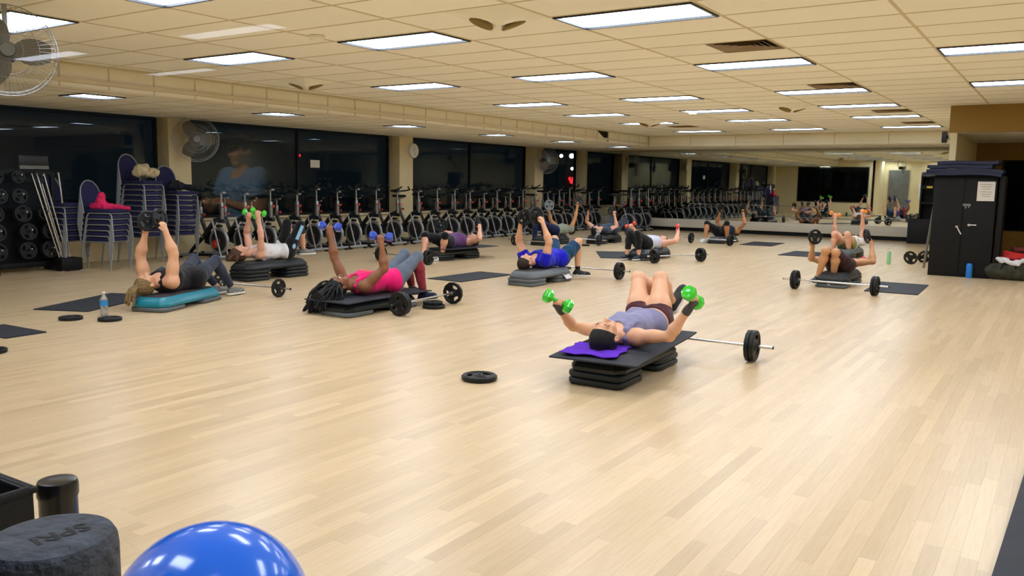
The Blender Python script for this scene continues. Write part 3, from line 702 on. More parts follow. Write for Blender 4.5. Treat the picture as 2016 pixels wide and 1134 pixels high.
# ------------------------------------------------------------------ banquet chairs in stacks
def chair():
    t = empty('banquet_chair', (0, 0, 0), 0, 'x', 'chair')
    # local: seat faces -Y
    MB().box((0, 0, .455), (.42, .42, .055), bev=.02).build('seat', 'chair_fabric', t, smooth=50)
    pr = [(math.cos(a)*.19, .68+math.sin(a)*.22) for a in [PI*k/12 for k in range(13)]]
    P = [(.19, .0+.50)]+pr+[(-.19, .50)]
    Mb = Matrix.Translation((0, .205, 0)) @ Matrix.Rotation(-.16, 4, 'X') @ Matrix(((1, 0, 0, 0), (0, 0, 1, 0), (0, 1, 0, 0), (0, 0, 0, 1)))
    MB().prism(P, -.018, .018, Mb, bev=.01).build('backrest', 'chair_fabric', t, smooth=40)
    f = lambda x, z: tuple(Mb @ Vector((x, z, 0)))
    MB().tube([f(.205, .42)]+[f(math.cos(a)*.205, .68+math.sin(a)*.235) for a in [PI*k/14 for k in range(15)]]+[f(-.205, .42)], .012, 8).build('back_frame', 'silver_paint', t)
    for s in (-1, 1):
        MB().tube([(s*.205, .10, .42), (s*.205, .19, .42), (s*.21, .22, .36), (s*.225, .29, 0)], .012, 8).build('leg', 'silver_paint', t)
        MB().tube([(s*.205, .10, .42), (s*.205, -.17, .42), (s*.205, -.205, .39), (s*.215, -.235, 0)], .012, 8).build('leg', 'silver_paint', t)
    MB().cyl((-.205, -.18, .42), (.205, -.18, .42), .010, n=8).cyl((-.205, .18, .42), (.205, .18, .42), .010, n=8).build('seat_frame', 'silver_paint', t)
    return t
TC = [tree(chair()), False]
def chairs(x, y, rz, n, dz, dy, desc):
    d = Vector((math.sin(rz), -math.cos(rz), 0))
    for k in range(n):
        p = Vector((x, y, 0))+d*dy*k
        place(TC, (p.x, p.y, k*dz+.001), rz, 'blue chair, %s from the floor in %s' % (('topmost' if k == n-1 else ordi(k+1)), desc), 'chairs in '+desc)
chairs(-8.45, 1.10, PI*.5+.35, 6, .085, .014, 'the stack holding the pink jacket')
chairs(-8.95, .72, PI*.5+.25, 7, .085, .012, 'the stack behind the slanting bars')
chairs(-9.0, 2.02, PI*.5+.22, 11, .085, .010, 'the tallest stack holding the cream bag')
chairs(-9.05, 2.72, PI*.5+.1, 9, .085, .010, 'the stack holding the dark jacket')

# ------------------------------------------------------------------ implicit surfaces (smooth unions, meshed with surface nets)
V3 = lambda p: np.array(p, dtype=np.float64)
nrm = lambda v: V3(v)/max(1e-9, np.linalg.norm(v))
class Field:
    def __init__(s, lo, hi, h):
        s.h = h; s.lo = V3(lo); n = np.ceil((V3(hi)-s.lo)/h).astype(int)+1; s.n = n
        s.ax = [(s.lo[i]+np.arange(n[i])*h).astype(np.float32) for i in range(3)]
        s.D = np.full(tuple(n), .25, np.float32)
    def sl(s, lo, hi):
        a = np.clip(np.floor((V3(lo)-s.lo)/s.h).astype(int), 0, s.n-1); b = np.clip(np.ceil((V3(hi)-s.lo)/s.h).astype(int)+1, 1, s.n)
        if (b <= a).any(): return None, None
        ix = tuple(slice(a[i], b[i]) for i in range(3))
        return ix, (s.ax[0][ix[0]][:, None, None], s.ax[1][ix[1]][None, :, None], s.ax[2][ix[2]][None, None, :])
    def put(s, ix, d, k, op='u'):
        e = s.D[ix]
        if op == 'u':
            q = np.maximum(k-np.abs(e-d), 0)/max(k, 1e-6); s.D[ix] = np.minimum(e, d)-q*q*k*.25
        else:
            d = -d; q = np.maximum(k-np.abs(e-d), 0)/max(k, 1e-6); s.D[ix] = np.maximum(e, d)+q*q*k*.25
    def cap(s, a, b, ra, rb=None, k=.02, op='u', clip=None):
        a, b = V3(a), V3(b); rb = ra if rb is None else rb; m = max(ra, rb)+k+.03
        ix, g = s.sl(np.minimum(a, b)-m, np.maximum(a, b)+m)
        if ix is None: return s
        d = b-a; L = max(1e-9, d@d); px, py, pz = g[0]-a[0], g[1]-a[1], g[2]-a[2]
        t = np.clip((px*d[0]+py*d[1]+pz*d[2])/L, 0, 1)
        q = np.sqrt((px-t*d[0])**2+(py-t*d[1])**2+(pz-t*d[2])**2)-(ra+t*(rb-ra))
        if clip is not None:
            for c, n in clip: q = np.maximum(q, (g[0]-c[0])*n[0]+(g[1]-c[1])*n[1]+(g[2]-c[2])*n[2])
        s.put(ix, q.astype(np.float32), k, op); return s
    def ell(s, c, r, ax, k=.02, op='u', clip=None, wav=None):
        c = V3(c); m = max(r)+k+.03; ix, g = s.sl(c-m, c+m)
        if ix is None: return s
        p = [g[i]-c[i] for i in range(3)]; u = [(p[0]*A[0]+p[1]*A[1]+p[2]*A[2])/rr for A, rr in zip(ax, r)]
        k0 = np.sqrt(u[0]**2+u[1]**2+u[2]**2); k1 = np.sqrt((u[0]/r[0])**2+(u[1]/r[1])**2+(u[2]/r[2])**2)+1e-6
        q = k0*(k0-1)/k1
        if clip is not None:
            for cc, n in clip: q = np.maximum(q, (g[0]-cc[0])*n[0]+(g[1]-cc[1])*n[1]+(g[2]-cc[2])*n[2])
        if wav is not None: q = q+wav(g)
        s.put(ix, q.astype(np.float32), k, op); return s
    def cut(s, p, n):
        g = (s.ax[0][:, None, None], s.ax[1][None, :, None], s.ax[2][None, None, :])
        s.D = np.maximum(s.D, ((g[0]-p[0])*n[0]+(g[1]-p[1])*n[1]+(g[2]-p[2])*n[2]).astype(np.float32)); return s
    def wav(s, amp, f, seed=0):
        r = np.random.default_rng(seed); g = (s.ax[0][:, None, None], s.ax[1][None, :, None], s.ax[2][None, None, :]); q = 0
        for k in range(4):
            d = nrm(r.normal(size=3))*f*(.7+.5*k); q = q+np.sin(g[0]*d[0]+g[1]*d[1]+g[2]*d[2]+r.random()*6+1.3*np.sin(g[1]*f*.6+g[0]*f*.4+k))/(1+.6*k)
        s.D = s.D+(q*amp).astype(np.float32); return s
    def mesh(s, name):
        D = s.D; D[0], D[-1] = .1, .1; D[:, 0], D[:, -1] = .1, .1; D[:, :, 0], D[:, :, -1] = .1, .1
        S = D < 0; cnt = np.zeros(tuple(s.n-1), np.int8)
        O = [(i, j, k) for i in (0, 1) for j in (0, 1) for k in (0, 1)]; nx, ny, nz = s.n-1
        for i, j, k in O: cnt += S[i:i+nx, j:j+ny, k:k+nz]
        act = np.argwhere((cnt > 0) & (cnt < 8)); idx = np.full(tuple(s.n-1), -1, np.int32); idx[tuple(act.T)] = np.arange(len(act))
        P = np.zeros((len(act), 3)); W = np.zeros(len(act))
        c = {o: D[act[:, 0]+o[0], act[:, 1]+o[1], act[:, 2]+o[2]] for o in O}
        for o in O:
            for a in range(3):
                if o[a]: continue
                p = list(o); p[a] = 1; d1, d2 = c[o], c[tuple(p)]; m = (d1 < 0) != (d2 < 0)
                t = d1[m]/(d1[m]-d2[m]); q = np.tile(np.array(o, float), (m.sum(), 1)); q[:, a] += t; P[m] += q; W[m] += 1
        V = s.lo+(act+P/W[:, None])*s.h; F = []
        for a in range(3):
            b, e = (a+1) % 3, (a+2) % 3
            s1 = [slice(None)]*3; s2 = [slice(None)]*3; s1[a] = slice(0, -1); s2[a] = slice(1, None)
            A, B = S[tuple(s1)], S[tuple(s2)]; E = np.argwhere(A != B)
            E = E[(E[:, b] > 0) & (E[:, e] > 0) & (E[:, b] < s.n[b]-1) & (E[:, e] < s.n[e]-1)]
            if not len(E): continue
            def at(db, de):
                q = E.copy(); q[:, b] += db; q[:, e] += de; return idx[tuple(q.T)]
            quad = np.stack([at(-1, -1), at(0, -1), at(0, 0), at(-1, 0)], 1); flip = ~A[tuple(E.T)]; quad[flip] = quad[flip][:, ::-1]; F.append(quad)
        F = np.concatenate(F) if F else np.zeros((0, 4), int)
        me = bpy.data.meshes.new(name); me.vertices.add(len(V)); me.vertices.foreach_set('co', V.astype(np.float32).ravel())
        me.loops.add(len(F)*4); me.loops.foreach_set('vertex_index', F.astype(np.int32).ravel())
        me.polygons.add(len(F)); me.polygons.foreach_set('loop_start', np.arange(len(F), dtype=np.int32)*4)
        me.update(calc_edges=True); me.polygons.foreach_set('use_smooth', [True]*len(F)); return me
def flink(name, me, m, parent=None, origin=None):
    me.materials.append(MATS[m]); o = bpy.data.objects.new(name, me); COL.objects.link(o)
    if parent is not None: o.parent = parent
    return o
def blob(name, prims, m, h=.012, amp=.006, f=45, seed=1, cuts=(), parent=None, k=.03, label=None, cat=None):
    P = np.array([V3(p[0]) for p in prims]+[V3(p[1]) for p in prims]); c = P.mean(0); r = max(max(p[2:4]) if len(p) > 3 else p[2] for p in prims)+.05
    F = Field(P.min(0)-r-c, P.max(0)+r-c, h)
    for p in prims: F.cap(V3(p[0])-c, V3(p[1])-c, p[2], p[3] if len(p) > 3 else p[2], k)
    F.wav(amp, f, seed)
    for q, n in cuts: F.cut(V3(q)-c, nrm(n))
    o = flink(name, F.mesh(name), m); o.location = c
    if parent is not None: o.parent = parent
    return tag(o, label, cat) if label else o

# ------------------------------------------------------------------ people
def skin(name, rgb): return mat(name, rgb, .48, var=.05, vscale=14, bump=.05, bscale=240, spec=.4)
skin('skin_fair', (222, 168, 132)); skin('skin_pink', (226, 170, 142)); skin('skin_tan', (205, 150, 105)); skin('skin_brown', (136, 88, 58)); skin('skin_mid', (186, 128, 84))
mat('lips_pink', (186, 96, 88), .4); mat('lips_brown', (110, 58, 50), .4); mat('brow_dark', (38, 26, 22), .8); mat('brow_brown', (96, 66, 44), .8); mat('eye_white', (225, 220, 212), .2); mat('eye_dark', (28, 20, 16), .15)
for n_, c_ in dict(lavender=(136, 134, 168), magenta=(236, 20, 112), black_fabric=(16, 16, 19), white_fabric=(226, 224, 226), royal=(18, 22, 190), purple_fabric=(104, 66, 118), sage=(140, 146, 128), slate=(58, 70, 92), teal_short=(12, 62, 98),
                   navy_fabric=(18, 26, 66), grey_legging=(98, 108, 124), red_legging=(142, 42, 54), charcoal_legging=(46, 52, 66), plaid=(74, 36, 44), brown_short=(58, 26, 28), olive=(150, 152, 96), lightblue=(140, 188, 220), pale_grey=(198, 198, 214), glove=(72, 68, 66), navy_top=(26, 34, 52)).items():
    mat('c_'+n_, c_, .88, var=.07, vscale=22, bump=.25, bscale=320, sheen=.15, spec=.25)
for n_, c_, v_ in (('black_hair', (7, 6, 7), .3), ('brown_hair', (84, 58, 40), .35), ('blonde_hair', (128, 104, 66), .4), ('dark_brown_hair', (48, 34, 26), .3)):
    mat(n_, c_, .5, var=v_, vscale=60, bump=.6, bscale=160, spec=.3, stretch=(1, .25, 1))
mat('shoe_black', (20, 20, 22), .6, bump=.3, bscale=300); mat('shoe_grey', (120, 120, 116), .6, bump=.3, bscale=300, var=.2); mat('shoe_white', (215, 212, 206), .55, bump=.2, bscale=300); mat('shoe_navy', (26, 38, 56), .6, bump=.3, bscale=300); mat('sole_white', (222, 220, 214), .6)

def person(key, J, label, sk, h=.007, male=False, ft=1.0, top=None, bottom=None, hair=None, shoes=('shoe_black', 'sole_white'), hold=None, glove=None, toe=None, lips='lips_pink', brow='brow_dark', legft=1.0, armft=1.0, face_tilt=0, sock=None, standing=False, headk=1.07, closed=False):
    J = {a: V3(b) for a, b in J.items()}
    Sx, Hx = (J['sa']+J['sb'])/2, (J['ha']+J['hb'])/2
    u = nrm(Sx-Hx); rr = nrm((J['sa']-J['sb'])-u*((J['sa']-J['sb'])@u)); w = nrm(np.cross(rr, u))
    if standing is not False:
        if w@standing < 0: w = -w
    elif w[2] < 0: w = -w
    org = np.array([Hx[0], Hx[1], 0.])
    for a in J: J[a] = J[a]-org
    Sx, Hx = Sx-org, Hx-org
    root = empty('person', org, 0, label, 'person')
    # head frame
    hu = nrm((J['hd']-Sx)*1.0+u*.15); hr = nrm(rr-hu*(rr@hu)); hf = nrm(np.cross(hr, hu)); hf = hf if hf@w > 0 else -hf
    if face_tilt: hf, hu = nrm(hf*math.cos(face_tilt)+hu*math.sin(face_tilt)), nrm(hu*math.cos(face_tilt)-hf*math.sin(face_tilt))
    hc = J['hd']; hs = headk; sc = lambda *r: tuple(q*hs for q in r); HP = lambda x, y, z: hc+(hr*x+hf*y+hu*z)*hs; HA = (hr, hf, hu)
    allp = np.array(list(J.values())+[hc+hu*.12, hc-hu*.12]); lo, hi = allp.min(0)-.24, allp.max(0)+.24
    F = Field(lo, hi, h)
    n_ = nrm
    # ---- torso
    def torso(F, e=0., k=.05, parts='cbps'):
        if 'c' in parts:
            F.ell(Sx-u*.12-w*.0, ((.158 if male else .142)*ft+e, .104*ft+e, .175+e), (rr, w, u), k)
            if not male:
                for s in (-1, 1): F.ell(Sx-u*.15+rr*s*.068*ft+w*.062*ft, (.062*ft+e, .05*ft+e, .066+e), (rr, w, u), .045)
            else: F.ell(Sx-u*.10+w*.05, (.13+e, .06+e, .09+e), (rr, w, u), k)
        if 'b' in parts: F.ell(Hx+u*.17+w*.004*ft, ((.130 if male else .118)*ft+e, .094*ft+e, .17+e), (rr, w, u), k)
        if 'p' in parts: F.ell(Hx+u*.0-w*.0, (.150*ft+e, .102*ft+e, .125+e), (rr, w, u), k)
        return F
    torso(F)
    F.cap(J['sa']-u*.005, J['sb']-u*.005, .046, None, .05)
    nb = HP(0, -.022, -.055); F.cap(Sx+u*.0-w*.01, nb, .056 if male else .049, .05 if male else .044, .04)
    for s in ('a', 'b'): F.cap(Sx+u*.05, J['s'+s], .03, .045, .04)
    # ---- head
    F.ell(HP(0, -.014, .022), sc(.074, .092, .088), HA, .02); F.ell(HP(0, .02, -.03), sc(.059, .070, .082), HA, .03)
    F.cap(HP(-.012, .058, -.098), HP(.012, .058, -.098), .020, None, .03); F.cap(HP(-.034, .079, .026), HP(.034, .079, .026), .011, None, .02)
    for s in (-1, 1):
        F.ell(HP(s*.036, .062, -.028), sc(.022, .02, .022), HA, .025); F.ell(HP(s*.031, .100, .006), sc(.016, .014, .011), HA, .012, 's')
        F.ell(HP(s*.077, -.008, -.012), sc(.011, .019, .032), HA, .008); F.ell(HP(s*.086, -.002, -.012), sc(.006, .010, .018), HA, .004, 's')
        F.ell(HP(s*.011, .097, -.034), sc(.008, .009, .007), HA, .008)
    F.cap(HP(0, .082, .012), HP(0, .106, -.026), .0075, .0125, .012)
    # ---- arms
    def arm(F, s, e=0., k=.03):
        a, b, c = J['s'+s], J['e'+s], J['w'+s]; q = armft
        F.cap(a, a, .054*q+e, None, .05); F.cap(a, b, .047*q+e, .036*q+e, .035); m = a+(b-a)*.45
        F.ell(m+n_(c-b)*.006, (.046*q+e, .046*q+e, .09+e), _ax(b-a), k)
        m = b+(c-b)*.28; F.cap(b, m, .034*q+e, .039*q+e, k); F.cap(m, c, .039*q+e, .0245+e, k)
    def _ax(d):
        d = n_(d); x = n_(np.cross(d, [.3, .2, .9] if abs(d[2]) < .9 else [1, 0, 0])); return (x, np.cross(d, x), d)
    def leg(F, s, e=0., k=.03, clipd=None):
        a, b, c = J['h'+s], J['k'+s], J['a'+s]; q = legft
        F.cap(a-w*.0, a-w*.0, .088*ft+e, None, .05); m = a+(b-a)*.35
        F.cap(a, m, .086*q+e, .080*q+e, .05); F.cap(m, b, .080*q+e, .053+e, k)
        bk = n_((a+c)/2-b); m = b+(c-b)*.3+bk*.012
        F.ell(b-bk*.004, (.050+e, .050+e, .050+e), (rr, w, u), k)
        F.cap(b, m, .048+e, .054*q+e, k); F.cap(m, c, .054*q+e, .033+e, k)
    for s in 'ab': arm(F, s); leg(F, s)
    # ---- hands
    fr = max(.0085, h*1.15); hands = {}
    hold = hold or {}
    def hand(F, s, e=0., fingers=True):
        wv = n_(J['w'+s]-J['e'+s]); g = V3(hold.get(s, dict(g=rr))['g']); g = n_(g-wv*(g@wv)*.85); f = n_(wv-g*(wv@g)*.5); f = n_(f)
        g = n_(g-f*(g@f)); pn = np.cross(f, g)                 # pn: away from the palm (back of hand)
        bd = hold.get(s, {}).get('back'); 
        if bd is not None and pn@V3(bd) < 0: pn = -pn
        W0 = J['w'+s]; K = []
        F.cap(J['w'+s]-wv*.02, W0+f*.02, .026+e, .026+e, .02)
        for i, x in enumerate((-.030, -.0105, .009, .027)):
            kx = W0+f*(.078-(.004, 0, .004, .012)[i])+g*x+pn*.004; K.append(kx)
            F.cap(W0+f*.015+g*x*.55+pn*.002, kx, .0125+e, .0110+e, .012)
        L = (.9, 1., .95, .8)
        if fingers:
            for i, kx in enumerate(K):
                l = L[i]; p1 = kx+f*.026*l-pn*.012; p2 = p1-pn*.026*l-f*.004; p3 = p2-pn*.006-f*.020*l
                F.cap(kx, p1, fr+.0008+e, fr+e, .004); F.cap(p1, p2, fr+e, fr*.95+e, .004); F.cap(p2, p3, fr*.95+e, fr*.85+e, .004)
            sg = -1
            t0 = W0+f*.022+g*sg*-.0+g*(-.028); t1 = t0+f*.028-g*.014-pn*.016; t2 = t1+f*.02-pn*.020+g*.010; t3 = t2+f*.008-pn*.006+g*.020
            F.cap(t0, t1, .0135+e, .0115+e, .008); F.cap(t1, t2, fr+.002+e, fr+.001+e, .004); F.cap(t2, t3, fr+.001+e, fr*.9+e, .004)
        hands[s] = dict(c=W0+f*.088-pn*.024, g=g, f=f, pn=pn)
    for s in 'ab': hand(F, s)
    # feet (inside the shoes)
    FT = {}
    for s in 'ab':
        sh = n_(J['k'+s]-J['a'+s]); td = V3((toe or {}).get(s, -u)); 
        if not (toe and s in toe): td = V3([td[0], td[1], 0.]); td = n_(td); dn = V3([0, 0, -1.])
        else: td = n_(td); dn = n_(-sh-td*(-sh@td))
        FT[s] = (td, dn); a = J['a'+s]; F.cap(a, a+dn*.035, .032, .030, .02); F.cap(a+dn*.04-td*.02, a+dn*.05+td*.12, .028, .022, .02)
    body = flink('body', F.mesh('body'), sk, root)
    # ---- eyes, brows, lips
    for s in (-1, 1):
        e_ = MB().ball(HP(s*.031, .081, .006), .0125*hs, 14).build('eye', sk if closed else 'eye_white', root, smooth=60)
        if closed: MB().tube([HP(s*(.031+q), .0935-abs(q)*.28, .001) for q in (-.012, -.006, 0, .006, .012)], .0013, 6).build('eyelashes', 'brow_dark', e_)
        else: MB().ball(HP(s*.031, .0895, .006), (.0055, .0055, .0055), 10).build('iris', 'eye_dark', e_, smooth=60)
        MB().tube([HP(s*.016, .0905, .026), HP(s*.031, .0895, .031), HP(s*.046, .080, .027)], [.0022, .003, .0016], 6).build('eyebrow', brow, root)
    MB().tube([HP(-.021, .080, -.062), HP(-.008, .0885, -.059), HP(.008, .0885, -.059), HP(.021, .080, -.062)], [.002, .0045, .0045, .002], 8).tube([HP(-.018, .080, -.066), HP(0, .0875, -.068), HP(.018, .080, -.066)], [.002, .005, .002], 8).build('lips', lips, root)
    # ---- clothes
    def cloth_field(): return Field(lo, hi, h)
    if top:
        G = cloth_field(); e = top.get('e', .0135); kind = top['kind']
        torso(G, e, .05, 'cb')
        G.ell(Hx, (.150*ft+e, .102*ft+e, .125+e), (rr, w, u), .05)
        for s in 'ab': G.cap(J['h'+s], J['h'+s], .088*ft+e, None, .05); m_ = J['h'+s]+(J['k'+s]-J['h'+s])*.35; G.cap(J['h'+s], m_, .086*legft+e, .080*legft+e, .05)
        if kind == 'tank':
            pass
        else:
            G.cap(J['sa'], J['sb'], .050+e, None, .04)
            for s in 'ab':
                a, b = J['s'+s], J['e'+s]; end = a+(b-a)*top.get('sleeve', .55); G.cap(a, b, .056*armft+e, .045*armft+e, .03, clip=[(end, n_(b-a))])
        G.wav(top.get('wrinkle', .0022), 42, hash(key) % 99 if False else len(key)+ord(key[-1]))
        nk = top.get('neck', .075); G.ell(Sx+u*.045+w*.055, (nk, .07, nk*1.05), (rr, w, u), .01, 's')
        if kind == 'tank':
            for s in 'ab': G.ell(J['s'+s]+n_(J['s'+s]-Sx)*.035-u*.02, (.058, .15, .078), (rr, w, u), .012, 's')
        if kind == 'tank':
            for s in (-1, 1):
                for x_ in (.082, .104):
                    Q = [Sx-u*.085+rr*s*(x_+.006)+w*.088, Sx-u*.02+rr*s*x_+w*.074, Sx+u*.022+rr*s*x_+w*.052, Sx+u*.054+rr*s*x_-w*.004, Sx+u*.02+rr*s*x_-w*.06, Sx-u*.08+rr*s*x_-w*.09]
                    for q0, q1 in zip(Q, Q[1:]): G.cap(q0, q1, .0155, .0155, .012)
        hem = Hx+u*top.get('hem', -.02); G.cut(hem, -u)
        shirt = flink('shirt', G.mesh('shirt'), top['m'], root)
        if top.get('trim'):
            pass
    else: shirt = None
    if bottom:
        parts = bottom if isinstance(bottom, list) else [bottom]
        for bt in parts:
            G = cloth_field(); e = bt.get('e', .005); lw = bt.get('to', 1.0)   # how far down: 0..1 thigh, 1..2 shin
            fr0 = bt.get('from', -1)
            if fr0 < 0: torso(G, e, .05, 'bp')
            for s in 'ab':
                a, b, c = J['h'+s], J['k'+s], J['a'+s]; bk = n_((a+c)/2-b); q = legft
                cl = [(a+(b-a)*lw, n_(b-a))] if lw <= 1 else []
                cl0 = [] if fr0 < 0 else ([(a+(b-a)*fr0, n_(a-b))] if fr0 <= 1 else None)
                if cl0 is not None:
                    fl_ = bt.get('flare', 0)
                    if fr0 < 0: G.cap(a, a, .088*ft+e, None, .05)
                    m = a+(b-a)*.35; G.cap(a, m, .086*q+e, .080*q+e+fl_*.5, .05, clip=cl+cl0); G.cap(m, b, .080*q+e+fl_*.5, .053+e+fl_, .03, clip=cl+cl0)
                if lw > 1:
                    end = b+(c-b)*(lw-1); cl = [(end, n_(c-b))]
                    if fr0 > 1: cl = cl+[(b+(c-b)*(fr0-1), n_(b-c))]
                    G.ell(b-bk*.004, (.050+e,)*3, (rr, w, u), .03, clip=cl if fr0 > 1 else None); m = b+(c-b)*.3+bk*.012
                    G.cap(b, m, .048+e, .054*q+e, .02, clip=cl); G.cap(m, c, .054*q+e, .033+e+bt.get('cuff', 0), .02, clip=cl)
            G.wav(bt.get('wrinkle', .0014), 55, ord(key[-1]))
            if fr0 < 0: G.cut(Hx+u*bt.get('waist', .12), u)
            flink(bt.get('name', 'trousers'), G.mesh('trousers'), bt['m'], root)
    # ---- gloves
    if glove:
        for s in 'ab':
            p = J['w'+s]; G = Field(p-.13, p+.13, min(h, .006)); sv = fr
            hand(G, s, .0028, False); G.cap(p-n_(p-J['e'+s])*.045, p, .030, .030, .01, clip=[(p-n_(p-J['e'+s])*.035, n_(J['e'+s]-p))])
            flink('glove', G.mesh('glove'), glove, root)
    # ---- shoes
    for s in 'ab':
        td, dn = FT[s]; a = J['a'+s]; sd = n_(np.cross(td, dn)); bot = a+dn*.078
        G = Field(a-.26, a+.26, max(h, .006))
        G.cap(a+dn*.045-td*.035, a+dn*.045+td*.05, .037, .039, .02); G.cap(a+dn*.048+td*.05, a+dn*.054+td*.150, .039, .032, .03); G.ell(a+dn*.05+td*.12, (.046, .075, .035), (sd, td, dn), .02)
        G.cap(a+dn*.0, a+dn*.03, .043, .042, .02); G.cut(a-dn*.012, -dn); G.cut(bot-dn*.016, dn)
        sh_ = flink('shoe', G.mesh('shoe'), shoes[0], root)
        G = Field(a-.28, a+.28, max(h, .006)*.8)
        G.cap(bot-td*.04, bot+td*.05, .042, .040, .01); G.ell(bot+td*.12, (.050, .085, .05), (sd, td, dn), .02); G.cap(bot+td*.04, bot+td*.15, .040, .034, .02); G.cut(bot-dn*.018, -dn); G.cut(bot+dn*.006, dn)
        flink('sole', G.mesh('sole'), shoes[1], sh_)
        if sock:
            G = Field(a-.16, a+.16, max(h, .006)); kk = n_(J['k'+s]-a); G.cap(a, a+kk*.09, .037, .040, .01, clip=[(a+kk*.07, kk)]); flink('sock', G.mesh('sock'), sock, root)
    # ---- hair
    if hair:
        hm, style = hair; G = Field(hc-.30, hc+.30, max(h*.8, .005)); hn = n_(hf*.84-hu*.54)
        fine = lambda g: .0018*np.sin((g[0]*hr[0]+g[1]*hr[1]+g[2]*hr[2])*320)
        G.ell(HP(0, -.016, .024), sc(.081, .099, .095), HA, .01, clip=[(HP(0, .030, 0), hn)], wav=fine)
        if style != 'short': G.ell(HP(0, -.055, -.02), sc(.068, .055, .07), HA, .03, clip=[(HP(0, .030, 0), hn)])
        if style == 'pony':
            P0 = HP(0, -.02, .11); G.cap(P0, P0, .03, None, .02)
            for i in range(14):
                q = P0; d = n_(hu*.9+rng.normal(size=3)*.25)
                for k in range(5):
                    nq = q+d*.045; nq[2] = max(nq[2], .03); G.cap(q, nq, .014-.0012*k, .012-.0012*k, .008); q = nq; d = n_(d+V3([0, 0, -.75]))
        if style == 'bun': G.ell(HP(0, -.07, .07), sc(.05, .045, .05), HA, .02)
        if style == 'messy':
            for i in range(26):
                d0 = n_(hu*rng.uniform(.3, 1)-hf*rng.uniform(.1, .9)+hr*rng.uniform(-1, 1)); q = hc+hu*.02-hf*.016+d0*.078; d = d0
                for k in range(4):
                    nq = q+d*.03; nq[2] = max(nq[2], J['hd'][2]-.10); G.cap(q, nq, .014-.002*k, .012-.002*k, .010); q = nq; d = n_(d+V3([0, 0, -.35])+hu*.25+rng.normal(size=3)*.3)
        if style == 'dreads':
            q0 = HP(0, -.04, .07); q1 = V3([q0[0]+.03, .02-org[1], .15]); q2 = V3([q1[0]+.02, -.05-org[1], .07])
            G.cap(q0, q1, .085, .075, .04); G.cap(q1, q2, .075, .06, .04); G.wav(.004, 90, 3); G.cut((0, 0, .012), (0, 0, -1))
        flink('hair', G.mesh('hair'), hm, root)
        if style == 'dreads':
            mb = MB()
            for i in range(150):
                d0 = n_(hu*rng.uniform(-.1, 1)-hf*rng.uniform(-.2, .9)+hr*rng.uniform(-1, 1)); q = hc+hu*.02-hf*.016+d0*.085; d = n_(d0+hu*.5+hr*.3*np.sign(d0@hr)); P = [q]; n = int(rng.integers(5, 10))
                for k in range(n):
                    q = q+d*.042
                    ed = -.02 if q[1]+org[1] < .03 else TOP['P2']
                    q[2] = max(q[2], .012 if (q[1]+org[1] < .04 or abs(q[0]+org[0]+2.56) > .26) else ed+.02); P.append(q.copy()); d = n_(d+V3([0, 0, -.42])+hu*.16+rng.normal(size=3)*.16)
                mb.tube([tuple(p) for p in P], [.0105]*(len(P)-1)+[.005], 6)
            o = mb.build('dreadlocks', hm, root); o['kind'] = 'stuff'
    return dict(root=root, J=J, org=org, u=u, rr=rr, w=w, S=Sx, H=Hx, hands=hands, hold=hold, shirt=shirt, HP=HP, FT=FT, hu=hu, hr=hr, hf=hf)

